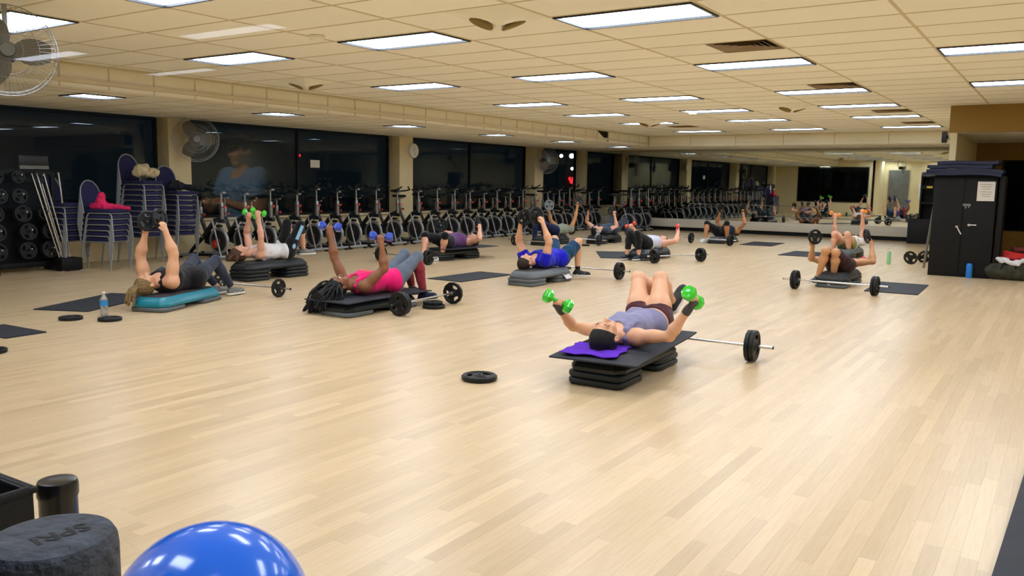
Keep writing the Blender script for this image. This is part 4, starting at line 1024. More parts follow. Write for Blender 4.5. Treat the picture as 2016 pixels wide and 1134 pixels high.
JT = {
 'P1': {'hd': [0.943, -0.714, 0.31], 'sa': [1.101, -0.493, 0.294], 'sb': [0.764, -0.473, 0.294], 'ha': [1.063, -0.035, 0.341], 'hb': [0.886, -0.018, 0.336], 'ka': [0.946, 0.231, 0.646], 'kb': [0.747, 0.248, 0.631], 'aa': [0.911, 0.559, 0.418], 'ab': [0.915, 0.548, 0.426], 'ea': [1.37, -0.552, 0.341], 'eb': [0.499, -0.384, 0.295], 'wa': [1.51, -0.583, 0.546], 'wb': [0.497, -0.582, 0.447]},
 'P2': {'hd': [-2.756, 0.312, 0.282], 'sa': [-2.556, 0.51, 0.269], 'sb': [-2.905, 0.557, 0.288], 'ha': [-2.552, 0.969, 0.279], 'hb': [-2.728, 1.004, 0.286], 'ka': [-2.493, 1.299, 0.539], 'kb': [-2.715, 1.334, 0.554], 'aa': [-2.452, 1.353, 0.13], 'ab': [-2.693, 1.438, 0.156], 'ea': [-2.397, 0.638, 0.463], 'eb': [-2.998, 0.495, 0.553], 'wa': [-2.43, 0.634, 0.716], 'wb': [-3.033, 0.482, 0.8]},
 'P3': {'hd': [-4.459, -0.829, 0.265], 'sa': [-4.355, -0.579, 0.277], 'sb': [-4.705, -0.673, 0.269], 'ha': [-4.523, -0.163, 0.26], 'hb': [-4.693, -0.185, 0.263], 'ka': [-4.647, 0.198, 0.437], 'kb': [-4.937, 0.108, 0.442], 'aa': [-4.633, 0.41, 0.095], 'ab': [-4.777, 0.3, 0.107], 'ea': [-4.355, -0.545, 0.572], 'eb': [-4.743, -0.689, 0.55], 'wa': [-4.407, -0.597, 0.822], 'wb': [-4.663, -0.67, 0.786]},
 'P4': {'hd': [-5.886, 1.507, 0.365], 'sa': [-5.661, 1.693, 0.346], 'sb': [-5.988, 1.778, 0.37], 'ha': [-5.632, 2.159, 0.362], 'hb': [-5.812, 2.199, 0.363], 'ka': [-5.585, 2.355, 0.738], 'kb': [-5.861, 2.353, 0.754], 'aa': [-5.692, 2.497, 0.377], 'ab': [-5.786, 2.452, 0.364], 'ea': [-5.569, 1.632, 0.603], 'eb': [-6.122, 1.828, 0.61], 'wa': [-5.595, 1.618, 0.852], 'wb': [-5.99, 1.764, 0.813]},
 'P5': {'hd': [-2.588, 3.708, 0.294], 'sa': [-2.38, 3.913, 0.313], 'sb': [-2.742, 3.954, 0.31], 'ha': [-2.382, 4.37, 0.315], 'hb': [-2.562, 4.4, 0.32], 'ka': [-2.312, 4.718, 0.542], 'kb': [-2.717, 4.712, 0.559], 'aa': [-2.31, 4.709, 0.123], 'ab': [-2.65, 4.803, 0.161], 'ea': [-2.313, 3.887, 0.585], 'eb': [-2.863, 3.959, 0.562], 'wa': [-2.393, 3.849, 0.835], 'wb': [-2.786, 3.874, 0.784]},
 'P6': {'hd': [-5.546, 6.506, 0.33], 'sa': [-5.429, 6.243, 0.3], 'sb': [-5.758, 6.309, 0.32], 'ha': [-5.581, 5.812, 0.32], 'hb': [-5.764, 5.842, 0.334], 'ka': [-5.387, 5.463, 0.451], 'kb': [-5.813, 5.438, 0.434], 'aa': [-5.526, 5.556, 0.087], 'ab': [-5.706, 5.255, 0.097], 'ea': [-5.167, 6.187, 0.383], 'eb': [-5.991, 6.444, 0.397], 'wa': [-5.275, 6.333, 0.556], 'wb': [-6.01, 6.206, 0.473]},
 'P7': {'hd': [-6.112, 11.16, 0.306], 'sa': [-5.973, 10.907, 0.321], 'sb': [-6.311, 10.945, 0.306], 'ha': [-6.1, 10.463, 0.313], 'hb': [-6.282, 10.482, 0.317], 'ka': [-6.22, 10.095, 0.475], 'kb': [-6.463, 10.137, 0.47], 'aa': [-6.292, 10.226, 0.102], 'ab': [-6.386, 9.985, 0.11], 'ea': [-5.892, 10.956, 0.591], 'eb': [-6.485, 10.849, 0.522], 'wa': [-5.851, 10.981, 0.852], 'wb': [-6.464, 10.733, 0.742]},
 'P8': {'hd': [-5.494, 11.237, 0.301], 'sa': [-5.291, 11.449, 0.311], 'sb': [-5.648, 11.482, 0.313], 'ha': [-5.32, 11.906, 0.325], 'hb': [-5.5, 11.928, 0.326], 'ka': [-5.255, 12.267, 0.531], 'kb': [-5.592, 12.262, 0.565], 'aa': [-5.191, 12.315, 0.132], 'ab': [-5.525, 12.299, 0.156], 'ea': [-5.18, 11.689, 0.401], 'eb': [-5.858, 11.46, 0.496], 'wa': [-5.23, 11.67, 0.649], 'wb': [-5.758, 11.342, 0.692]},
 'P9': {'hd': [-2.846, 9.016, 0.306], 'sa': [-2.709, 8.761, 0.281], 'sb': [-3.045, 8.806, 0.292], 'ha': [-2.845, 8.319, 0.294], 'hb': [-3.026, 8.342, 0.297], 'ka': [-2.887, 7.952, 0.492], 'kb': [-3.048, 7.968, 0.485], 'aa': [-2.873, 8.017, 0.096], 'ab': [-3.116, 8.01, 0.092], 'ea': [-2.444, 8.702, 0.35], 'eb': [-3.089, 8.545, 0.383], 'wa': [-2.488, 8.887, 0.512], 'wb': [-3.181, 8.393, 0.558]},
 'P10': {'hd': [-3.299, 14.595, 0.257], 'sa': [-3.178, 14.332, 0.268], 'sb': [-3.518, 14.404, 0.257], 'ha': [-3.362, 13.904, 0.258], 'hb': [-3.542, 13.943, 0.259], 'ka': [-3.191, 13.592, 0.48], 'kb': [-3.694, 13.61, 0.463], 'aa': [-3.206, 13.688, 0.091], 'ab': [-3.669, 13.451, 0.098], 'ea': [-2.994, 14.312, 0.478], 'eb': [-3.706, 14.346, 0.473], 'wa': [-3.072, 14.401, 0.698], 'wb': [-3.622, 14.269, 0.695]},
 'P11': {'hd': [0.837, 7.114, 0.306], 'sa': [1.064, 6.937, 0.288], 'sb': [0.708, 6.853, 0.285], 'ha': [1.078, 6.476, 0.299], 'hb': [0.903, 6.435, 0.296], 'ka': [0.99, 6.115, 0.491], 'kb': [0.861, 6.079, 0.511], 'aa': [0.942, 6.252, 0.115], 'ab': [0.758, 6.157, 0.127], 'ea': [1.334, 6.883, 0.334], 'eb': [0.532, 6.644, 0.344], 'wa': [1.289, 6.976, 0.562], 'wb': [0.581, 6.49, 0.535]},
 'P12': {'hd': [0.067, 12.078, 0.306], 'sa': [0.222, 11.836, 0.304], 'sb': [-0.121, 11.852, 0.297], 'ha': [0.121, 11.384, 0.285], 'hb': [-0.056, 11.393, 0.282], 'ka': [0.104, 11.018, 0.489], 'kb': [-0.134, 11.03, 0.478], 'aa': [0.137, 11.134, 0.106], 'ab': [-0.168, 11.154, 0.098], 'ea': [0.213, 11.847, 0.587], 'eb': [-0.313, 11.821, 0.515], 'wa': [0.211, 11.78, 0.828], 'wb': [-0.306, 11.766, 0.759]},
}

R0 = V3([.83, .556, 0]); UZ = V3([0, 0, 1])
def hold_db(P, s, kind, lab): 
    hd = P['hands'][s]; dumbbell(kind, V3(hd['c'])+P['org'], nrm(P['hold'][s]['g'])*.75+hd['g']*.25*np.sign(hd['g']@nrm(P['hold'][s]['g'])), lab)
def hold_plate(P, s, kind, off, n, lab):
    hd = P['hands'][s]; plate(kind, V3(hd['c'])+P['org']+nrm(off)*.066, n, lab, None, .5)
def print_on(P, verts_uv, faces, m, name, cu, cr):
    """flat print laid on the chest: uv = (toward head, toward rr), dropped on the shirt along -w"""
    import mathutils
    from mathutils.bvhtree import BVHTree
    me = P['shirt'].data; bv = BVHTree.FromPolygons([v.co[:] for v in me.vertices], [tuple(p.vertices) for p in me.polygons]); vs = []
    for a, b in verts_uv:
        o = Vector(P['S']+P['u']*(cu+a)+P['rr']*(cr+b)+P['w']*.4); hit = bv.ray_cast(o, Vector(-P['w']))[0]
        vs.append(tuple((hit if hit is not None else o-Vector(P['w'])*.3)+Vector(P['w'])*.0025))
    return MB().add(vs, faces).build(name, m, P['shirt'], smooth=0)
def text_mesh(body, size, bold=0.0):
    cu = bpy.data.curves.new('lettering', 'FONT'); cu.body = body; cu.size = size; cu.align_x = 'CENTER'; cu.align_y = 'CENTER'; cu.offset = bold; cu.resolution_u = 3
    o = bpy.data.objects.new('lettering', cu); COL.objects.link(o); bpy.context.view_layer.update()
    me = bpy.data.meshes.new_from_object(o); bpy.data.objects.remove(o)
    return [tuple(v.co) for v in me.vertices], [tuple(p.vertices) for p in me.polygons]
def swoosh(P, s, side, m='plastic_white', k=1.0):
    td, dn = P['FT'][s]; a = P['J']['a'+s]; sd = nrm(np.cross(td, dn))*side
    up_ = [(-.045, .0), (-.03, -.020), (-.005, -.022), (.03, -.006), (.085, .022)]; lo_ = [(.03, -.016), (-.005, -.036), (-.04, -.030), (-.052, -.012)]
    pts = [tuple(a+dn*.045+td*(x*k+.045)-dn*z*k+sd*.0445) for x, z in up_+lo_]; n = len(pts); q = [tuple(V3(p)-sd*.006) for p in pts]
    sh = [o for o in P['root'].children if o.name.startswith('shoe')][0 if s == 'a' else 1]
    MB().add(pts+q, [tuple(range(n)), tuple(range(2*n-1, n-1, -1))]+[(i, (i+1) % n, n+(i+1) % n, n+i) for i in range(n)]).build('swoosh', m, sh, smooth=0)

g1a, g1b = (.013, -.11, .075), (-.066, -.092, .072)
P = {}
P[1] = person('P1', JT['P1'], 'foreground woman in a lavender tank top and plaid shorts holding green dumbbells wide', 'skin_fair', h=.0052, headk=1.16, legft=1.12, closed=True,
    top=dict(kind='tank', m='c_lavender', hem=.05, neck=.070), bottom=dict(name='shorts', m='c_plaid', to=.24, flare=.004, e=.008, waist=.03), hair=('black_hair', 'bun'), shoes=('shoe_black', 'sole_white'),
    hold=dict(a=dict(g=g1a, back=(.6, -.5, -.4)), b=dict(g=g1b, back=(-.6, -.4, -.5))), glove='c_glove', toe=dict(a=(.25, .35, .62), b=(.1, .45, .55)), face_tilt=.15)
hold_db(P[1], 'a', 'green', 'bright green dumbbell in the foreground woman\'s hand on the right, above the barbell'); hold_db(P[1], 'b', 'green', 'bright green dumbbell in the foreground woman\'s hand on the left, above her black mat corner')
P[2] = person('P2', JT['P2'], 'woman with black dreadlocks in a pink top pressing two blue dumbbells', 'skin_brown', h=.0065, ft=1.12, armft=1.15,
    top=dict(kind='tank', m='c_magenta', hem=-.03, neck=.078), bottom=[dict(name='leggings', m='c_grey_legging', to=1.12), dict(name='legging_lower', m='c_red_legging', **{'from': 1.12, 'to': 1.93}, e=.0065)], hair=('black_hair', 'dreads'), shoes=('c_navy_fabric', 'shoe_black'),
    hold=dict(a=dict(g=(.83, .56, -.12), back=(.5, -.8, 0)), b=dict(g=(.83, .5, -.15), back=(.5, -.8, 0))), lips='lips_brown', legft=1.08)
hold_db(P[2], 'a', 'blue', 'blue dumbbell held up in the nearer hand of the woman in pink'); hold_db(P[2], 'b', 'blue', 'blue dumbbell held up in the further hand of the woman in pink')
P[3] = person('P3', JT['P3'], 'woman in a black gym tank on the teal step holding two plates overhead', 'skin_fair', h=.0065, ft=1.18, armft=1.38, legft=1.05,
    top=dict(kind='tank', m='c_black_fabric', hem=-.06, neck=.072), bottom=dict(name='leggings', m='c_charcoal_legging', to=1.93), hair=('blonde_hair', 'pony'), shoes=('shoe_grey', 'sole_white'),
    hold=dict(a=dict(g=(0, .9, .3), back=(1, .2, 0)), b=dict(g=(0, .9, .3), back=(-1, 0, 0))), brow='brow_brown')
hold_plate(P[3], 'a', 'M', (-.45, .1, .6), (.9, .25, .2), 'black plate held overhead in the nearer hand of the woman on the teal step'); hold_plate(P[3], 'b', 'M', (.2, -.2, .8), (.9, -.25, .1), 'black plate held overhead in the further hand of the woman on the teal step')
P[4] = person('P4', JT['P4'], 'woman in a white tank and black leggings with light blue side stripes', 'skin_pink', h=.0085, top=dict(kind='tank', m='c_white_fabric', hem=.04), bottom=dict(name='capri_leggings', m='c_black_fabric', to=1.3),
    hair=('brown_hair', 'messy'), shoes=('shoe_grey', 'sole_white'), hold=dict(a=dict(g=(.83, .55, -.4), back=(.5, -.8, 0)), b=dict(g=(.83, .55, -.4), back=(.5, -.8, 0))))
for s in 'ab':
    a, b, c = [P[4]['J'][q+s] for q in 'hka']; sd = P[4]['rr']*(1 if s == 'a' else -1); wv = nrm(np.cross(b-a, sd)); vs = []
    for t in np.linspace(.12, 1.0, 12):
        p = a+(b-a)*t; r = .103-.037*t; vs += [tuple(p+sd*r*.95+wv*.026), tuple(p+sd*(r+.001)), tuple(p+sd*r*.95-wv*.026)]
    MB().add(vs+[tuple(V3(v)-sd*.012) for v in vs], [(3*i+j, 3*i+j+1, 3*i+j+4, 3*i+j+3) for i in range(11) for j in (0, 1)]).build('side_stripe', 'c_lightblue', P[4]['root'])
hold_db(P[4], 'a', 'green_s', 'small green dumbbell in the nearer raised hand of the woman in the white tank'); hold_db(P[4], 'b', 'green_s', 'small green dumbbell in the further raised hand of the woman in the white tank')
P[5] = person('P5', JT['P5'], 'man in a royal blue T-shirt and teal shorts on the light grey step', 'skin_fair', h=.007, male=True, ft=1.08, armft=1.22, top=dict(kind='tee', m='c_royal', hem=.0, sleeve=.42, e=.021, neck=.066, wrinkle=.003),
    bottom=dict(name='shorts', m='c_teal_short', to=.82, e=.012, flare=.018, wrinkle=.003), hair=('dark_brown_hair', 'short'), shoes=('shoe_black', 'sole_white'), hold=dict(a=dict(g=(.1, .9, .3), back=(1, -.2, 0)), b=dict(g=(0, .9, .3), back=(-1, 0, 0))), brow='brow_brown', sock='c_black_fabric',
    toe=dict(a=(.75, .3, -.0), b=(.3, .8, 0)))
hold_plate(P[5], 'a', 'L', (-.6, -.1, .3), (.85, -.3, .1), 'black plate in the nearer hand of the man in the blue shirt'); hold_plate(P[5], 'b', 'M', (.5, 0, .6), (.8, -.6, .1), 'black plate in the further hand of the man in the blue shirt')
swoosh(P[5], 'a', -1); swoosh(P[5], 'a', 1); swoosh(P[3], 'a', -1); swoosh(P[3], 'a', 1)
P[6] = person('P6', JT['P6'], 'woman in a purple top and black capris with her head on the right', 'skin_pink', h=.009, ft=1.2, armft=1.2, legft=1.1, top=dict(kind='tank', m='c_purple_fabric', hem=.04, e=.016), bottom=dict(name='capri_trousers', m='c_black_fabric', to=1.12, e=.009, cuff=.01),
    hair=('brown_hair', 'bun'), shoes=('shoe_white', 'sole_white'), hold=dict(a=dict(g=(.3, .9, .2), back=(1, 0, 0)), b=dict(g=(1, .3, 0), back=(0, -1, 0))))
hold_plate(P[6], 'b', 'L', (.2, -.1, 1), (.6, -.8, .05), 'round black plate held up facing the viewer by the woman in purple'); hold_plate(P[6], 'a', 'M', (-.3, .1, .6), (.9, .4, .1), 'black plate seen nearly edge-on in the right-hand fist of the woman in purple')
P[7] = person('P7', JT['P7'], 'person in a grey-green shirt and navy trousers lying in front of the bikes', 'skin_tan', h=.0095, male=True, top=dict(kind='tee', m='c_sage', hem=.0, sleeve=.25, e=.020), bottom=dict(name='trousers', m='c_navy_fabric', to=1.92, e=.012),
    hair=('black_hair', 'short'), shoes=('shoe_white', 'sole_white'), hold=dict(a=dict(g=(.8, .5, 0)), b=dict(g=(.6, .6, 0))))
hold_plate(P[7], 'b', 'G', (.1, 0, 1), (.75, -.5, .1), 'light grey plate held high by the person in the grey-green shirt'); hold_plate(P[7], 'a', 'S', (0, 0, 1), (.6, -.8, .1), 'small dark plate held high on the right by the person in the grey-green shirt')
P[8] = person('P8', JT['P8'], 'person in a slate blue shirt lying with black-haired head toward the viewer', 'skin_pink', h=.0095, top=dict(kind='tee', m='c_slate', hem=.0, sleeve=.25, e=.018), bottom=dict(name='trousers', m='c_charcoal_legging', to=1.92, e=.010),
    hair=('black_hair', 'bun'), shoes=('shoe_navy', 'sole_white'), hold=dict(a=dict(g=(.5, .8, 0)), b=dict(g=(.2, .9, 0))))
hold_plate(P[8], 'b', 'S', (.2, 0, .8), (.95, .3, .1), 'small plate edge-on in the left fist of the person in the slate shirt'); hold_plate(P[8], 'a', 'M', (-.8, -.1, .3), (.7, -.5, .1), 'dark plate behind the right fist of the person in the slate shirt')
P[9] = person('P9', JT['P9'], 'woman in a pale grey shirt and black leggings with a red dumbbell in each hand', 'skin_pink', h=.008, ft=1.15, armft=1.15, legft=1.1, top=dict(kind='tank', m='c_pale_grey', hem=-.0, e=.017), bottom=dict(name='leggings', m='c_black_fabric', to=1.72, e=.009),
    hair=('brown_hair', 'bun'), shoes=('shoe_navy', 'sole_white'), hold=dict(a=dict(g=(.3, -.8, .5), back=(1, 0, 0)), b=dict(g=(.83, .55, .3), back=(0, -1, 0))))
hold_db(P[9], 'a', 'red', 'red dumbbell raised on the right by the woman in the pale grey shirt'); hold_db(P[9], 'b', 'red', 'red dumbbell on the left, over the knees of the woman in pale grey')
P[10] = person('P10', JT['P10'], 'woman in dark top and black capris with knees wide apart beside the far mirror', 'skin_mid', h=.0095, ft=1.15, armft=1.15, legft=1.1, top=dict(kind='tank', m='c_navy_top', hem=-.0, e=.016), bottom=dict(name='capri_trousers', m='c_black_fabric', to=1.08, e=.009),
    hair=('black_hair', 'bun'), shoes=('shoe_white', 'sole_white'), hold=dict(a=dict(g=(.8, .5, 0)), b=dict(g=(.8, .5, 0))))
hold_plate(P[10], 'b', 'M', (0, 0, 1), (.9, -.4, .1), 'dark plate in the left fist of the woman beside the far mirror'); hold_plate(P[10], 'a', 'M', (-.3, 0, 1), (.9, -.4, .1), 'dark plate in the right fist of the woman beside the far mirror')
P[11] = person('P11', JT['P11'], 'woman in brown shorts behind a barbell, feet toward the viewer, plates held out', 'skin_tan', h=.0075, armft=1.1, legft=1.05, top=dict(kind='tank', m='c_brown_short', hem=-.0), bottom=dict(name='shorts', m='c_brown_short', to=.96, e=.010, flare=.004),
    hair=('black_hair', 'bun'), shoes=('shoe_navy', 'sole_white'), hold=dict(a=dict(g=(0, 1, 0), back=(1, 0, 0)), b=dict(g=(.7, .4, .2), back=(0, -1, 0))), toe=dict(a=(.0, -1, 0), b=(-.1, -1, 0)))
hold_plate(P[11], 'b', 'M', (.4, 0, .8), (.85, -.75, .1), 'black plate with orange markings held on the left by the woman in brown shorts'); hold_plate(P[11], 'a', 'M', (-.4, .1, .5), (.95, .6, .2), 'plate seen edge-on in the right hand of the woman in brown shorts')
P[12] = person('P12', JT['P12'], 'woman in a white shirt and olive shorts holding orange dumbbells straight up', 'skin_pink', h=.009, top=dict(kind='tee', m='c_white_fabric', hem=-.02, sleeve=.3, e=.018), bottom=dict(name='shorts', m='c_olive', to=.35, e=.010, flare=.01),
    hair=('brown_hair', 'bun'), shoes=('shoe_white', 'sole_white'), hold=dict(a=dict(g=(-.5, .85, 0)), b=dict(g=(.83, .55, -.35), back=(.5, -.8, 0))))
hold_db(P[12], 'a', 'orange', 'orange dumbbell in the right raised hand of the woman in the white shirt'); hold_db(P[12], 'b', 'orange', 'orange dumbbell in the left raised hand of the woman in the white shirt')
# prints
mat('print_teal', (60, 170, 180), .7); mat('print_orange', (250, 150, 110), .7); mat('print_pink', (236, 60, 90), .7)
tv, tf = text_mesh('GYM', .095, .002); tv2, tf2 = text_mesh('OPEN', .035, .0008) if False else ([], [])
# letters read from the feet side: top of the letters points to the head
print_on(P[3], [(y, x*(1 if np.cross(P[3]['u'], P[3]['w'])@P[3]['rr'] > 0 else -1)) for x, y, z in tv], tf, 'print_teal', 'lettering', -.16, 0)
for k in range(7): print_on(P[3], [(.052+.011*(i in (1, 2)), -.05+.0145*k+.008*(i > 1)) for i in range(4)], [(0, 1, 2, 3)], 'print_teal', 'lettering_stroke', -.16-.125, 0)
N_ = 14; grid_ = [(-.024+.048*i, -.085+.17*j/N_) for j in range(N_+1) for i in (0, 1)]
print_on(P[2], grid_, [(2*j, 2*j+1, 2*j+3, 2*j+2) for j in range(N_)], 'print_orange', 'print_patch', -.14, 0)
def lift(P_, name):
    for o in P_['shirt'].children:
        if o.name.startswith(name): o.location = Vector(P_['w'])*.002
for k in range(11):
    a0 = -.078+.0142*k; print_on(P[2], [(-.016, a0), (.016, a0+.002*(k % 3)), (.016, a0+.006), (-.016, a0+.006+.002*(k % 2))], [(0, 1, 2, 3)], 'print_pink', 'print_stroke', -.14, 0)
lift(P[2], 'print_stroke')
# towels
def towel(loc, rz, w, l, m, label, prof):
    nx, ny = 26, 26; vs = []; fs = []
    for s in (0, 1):
        for i in range(nx+1):
            for j in range(ny+1):
                x, y = (i/nx-.5)*w, (j/ny-.5)*l; vs.append((x+.01*math.sin(y*30), y+.012*math.sin(x*22+1), prof(x, y)-.006*s))
    q = (nx+1)*(ny+1); I = lambda s, i, j: s*q+i*(ny+1)+j
    for i in range(nx):
        for j in range(ny): fs += [(I(0, i, j), I(0, i+1, j), I(0, i+1, j+1), I(0, i, j+1)), (I(1, i, j+1), I(1, i+1, j+1), I(1, i+1, j), I(1, i, j))]
    for i in range(nx): fs += [(I(1, i, 0), I(1, i+1, 0), I(0, i+1, 0), I(0, i, 0)), (I(0, i, ny), I(0, i+1, ny), I(1, i+1, ny), I(1, i, ny))]
    for j in range(ny): fs += [(I(0, 0, j), I(0, 0, j+1), I(1, 0, j+1), I(1, 0, j)), (I(1, nx, j), I(1, nx, j+1), I(0, nx, j+1), I(0, nx, j))]
    o = MB().add(vs, fs).build('towel', m, smooth=60); o.matrix_world = Matrix.Translation(loc) @ rotz(rz); return tag(o, label, 'towel')
towel((.92, -.79, TOP['P1']+.013), .18, .40, .44, 'purple_towel', 'purple towel under the foreground woman\'s head', lambda x, y: .010+.008*abs(math.sin(x*16+y*9))*(1 if y < .0 else .3)+.006*abs(math.sin(y*25-x*8))-(.22*max(0, -y-.17)**1.2)*0)
towel((-2.40, 4.32, TOP['P5']+.004), .15, .34, .26, 'white_towel', 'white towel hanging over the side of the light grey step', lambda x, y: .008+.003*math.sin(y*30)-max(0, x-.02)*1.1*(x > .02))
# man in the lobby whose reflection shows in the studio glass
LM = dict(hd=(-2.03, -10.15, 1.62), sa=(-2.21, -10.17, 1.40), sb=(-1.85, -10.17, 1.40), ha=(-2.12, -10.18, .93), hb=(-1.94, -10.18, .93), ka=(-2.14, -10.16, .50), kb=(-1.92, -10.16, .50), aa=(-2.15, -10.2, .09), ab=(-1.91, -10.2, .09), ea=(-2.30, -10.12, 1.13), eb=(-1.76, -10.12, 1.13), wa=(-2.14, -9.92, 1.20), wb=(-1.92, -9.92, 1.20))
mat('c_steel_blue', (92, 128, 158), .85)
P[13] = person('P13', LM, 'man in a steel blue T-shirt and dark cap, seen as a reflection', 'skin_mid', h=.012, male=True, ft=1.15, armft=1.3, top=dict(kind='tee', m='c_steel_blue', hem=-.08, sleeve=.6, e=.020), bottom=dict(name='trousers', m='c_charcoal_legging', to=1.95, e=.012),
    hair=('dark_brown_hair', 'short'), toe=dict(a=(0, 1, 0), b=(0, 1, 0)), standing=V3([0, 1, 0]))
c_ = P[13]; HPc = c_['HP']
cap_o = empty('baseball_cap', c_['org'], 0, 'dark baseball cap on the man in the lobby', 'cap')
G = Field(c_['J']['hd']-.2, c_['J']['hd']+.2, .008); G.ell(HPc(0, -.012, .035), (.088, .106, .088), (c_['hr'], c_['hf'], c_['hu']), .01, clip=[(HPc(0, 0, .045), -c_['hu'])]); G.ell(HPc(0, .10, .05), (.075, .085, .012), (c_['hr'], c_['hf'], c_['hu']), .01)
flink('crown', G.mesh('crown'), 'near_black', cap_o)
lc = empty('lobby_counter', (-1.9, -9.55, 0), 0, 'lobby counter edge reflected in the studio glass', 'counter')
MB().box((0, 0, 1.06), (2.2, .5, .04), bev=.008).build('top', 'chrome', lc); MB().box((0, -.05, .52), (2.1, .4, 1.04), bev=.01).build('body', 'near_black', lc)

# ------------------------------------------------------------------ bags and clothing on the chairs
blob('pink_jacket', [((-8.42, 1.02, .96), (-8.40, 1.02, 1.10), .085, .06), ((-8.40, 1.02, .95), (-8.30, 1.28, .93), .055, .035), ((-8.52, .98, .95), (-8.3, 1.0, .935), .06, .04), ((-8.30, 1.2, .93), (-8.20, 1.32, .92), .04, .03)], 'pink_cloth', .011, .006, 50, 3, label='bright pink jacket heaped on the seat of a chair stack', cat='jacket')
blob('cream_bag', [((-8.95, 1.97, 1.47), (-8.85, 2.20, 1.46), .085, .08), ((-8.95, 2.0, 1.53), (-8.9, 2.1, 1.55), .06, .05)], 'cream_cloth', .012, .008, 55, 4, label='cream woollen bag on top of the tallest chair stack', cat='bag')
blob('dark_jacket', [((-9.1, 2.68, 1.24), (-8.9, 2.95, 1.22), .06, .05), ((-8.95, 2.85, 1.24), (-8.75, 3.05, 1.20), .045, .03), ((-9.1, 2.7, 1.3), (-9.0, 2.8, 1.27), .06, .05)], 'charcoal_cloth', .012, .007, 50, 5, label='dark jacket draped over the chair stack left of the first bike', cat='jacket')
blob('pink_ball', [((-8.6, 3.18, .26), (-8.6, 3.2, .26), .085)], 'red_plastic', .012, .001, 20, 6, label='small pink and red bag on the floor under the chair stack beside the bikes', cat='bag')

# ------------------------------------------------------------------ plate rack with bars
rk = empty('weight_rack', (-9.0, .15, 0), 0, 'black rack of weight plates at the left edge in front of the dark window', 'rack')
for y in (-.55, .42):
    MB().box((.10, y, .72), (.06, .06, 1.44), Matrix.Rotation(0, 4, 'Y'), bev=.006).build('upright', 'near_black', rk)
    MB().box((.10, y, .05), (.62, .08, .10), bev=.012).build('foot', 'near_black', rk)
for z in (.10, 1.43): MB().box((.10, -.065, z), (.07, .95, .08), bev=.008).build('crossbar', 'near_black', rk)
MB().box((-.02, -.065, .7), (.01, .92, 1.2)).build('back_panel', 'near_black', rk)
ROWS = [(1.37, [(-.42, 'M'), (-.12, 'S'), (.18, 'S')]), (1.10, [(-.38, 'M'), (-.11, 'M')]), (.85, [(-.46, 'L'), (-.08, 'L'), (.24, 'M')]), (.59, [(-.44, 'L'), (-.02, 'L'), (.30, 'L')]), (.32, [(-.44, 'L'), (-.04, 'L'), (.28, 'L')])]
for r_, (z, ps) in enumerate(ROWS):
    for c_i, (y, kd) in enumerate(ps):
        MB().cyl((.10, y, z), (.34, y, z+.03), .013, n=10).build('peg', 'steel', rk)
        for q in range(2): plate(kd, (-9.0+.18+.045*q+.0, .15+y, z+.012+.006*q-.02), (.99, 0, .12), '%s plate on the %s peg in the %s row of the weight rack' % (('rear', 'front')[q], ordi(c_i+1), ('top', 'second', 'third', 'fourth', 'bottom')[r_]), None, rng.random()*6)
bs = empty('bar_stand', (-8.72, .62, 0), 0, 'low black bin holding slanting chrome bars beside the weight rack', 'stand')
MB().box((0, 0, .10), (.34, .32, .18), bev=.015).build('bin', 'near_black', bs)
for s in (-1, 1):
    for q in (-1, 1): MB().cyl((s*.14, q*.13, 0), (s*.14, q*.13, .03), .02, n=10).build('foot', 'steel', bs)
for k, (p, q) in enumerate([((-8.68, .50, .20), (-8.78, .22, 1.42)), ((-8.66, .535, .20), (-8.76, .28, 1.42)), ((-8.70, .575, .20), (-8.80, .33, 1.43)), ((-8.66, .605, .20), (-8.76, .38, 1.42)), ((-8.66, .645, .20), (-8.72, .57, 1.44))]):
    t = empty('chrome_bar', p, 0, 'slanting chrome bar, %s from the left in the black bin' % ordi(k+1), 'bar')
    MB().cyl((0, 0, 0), tuple(V3(q)-V3(p)), .0125, n=10).build('shaft', 'chrome', t); MB().cyl(tuple((V3(q)-V3(p))*.98), tuple((V3(q)-V3(p))*1.002), .0145, n=10).build('end_cap', 'steel', t)
sg = empty('instruction_board', (-9.1, .42, 1.5), 0, 'dark board with a paler lower strip above the slanting bars', 'board')
MB().box((0, 0, .10), (.02, .42, .16), bev=.004).build('board', 'dark_paint', sg); MB().box((.012, 0, .01), (.01, .42, .05)).build('strip', 'grey_metal', sg); MB().box((-.03, 0, -.04), (.02, .04, .2)).build('mount', 'near_black', sg)

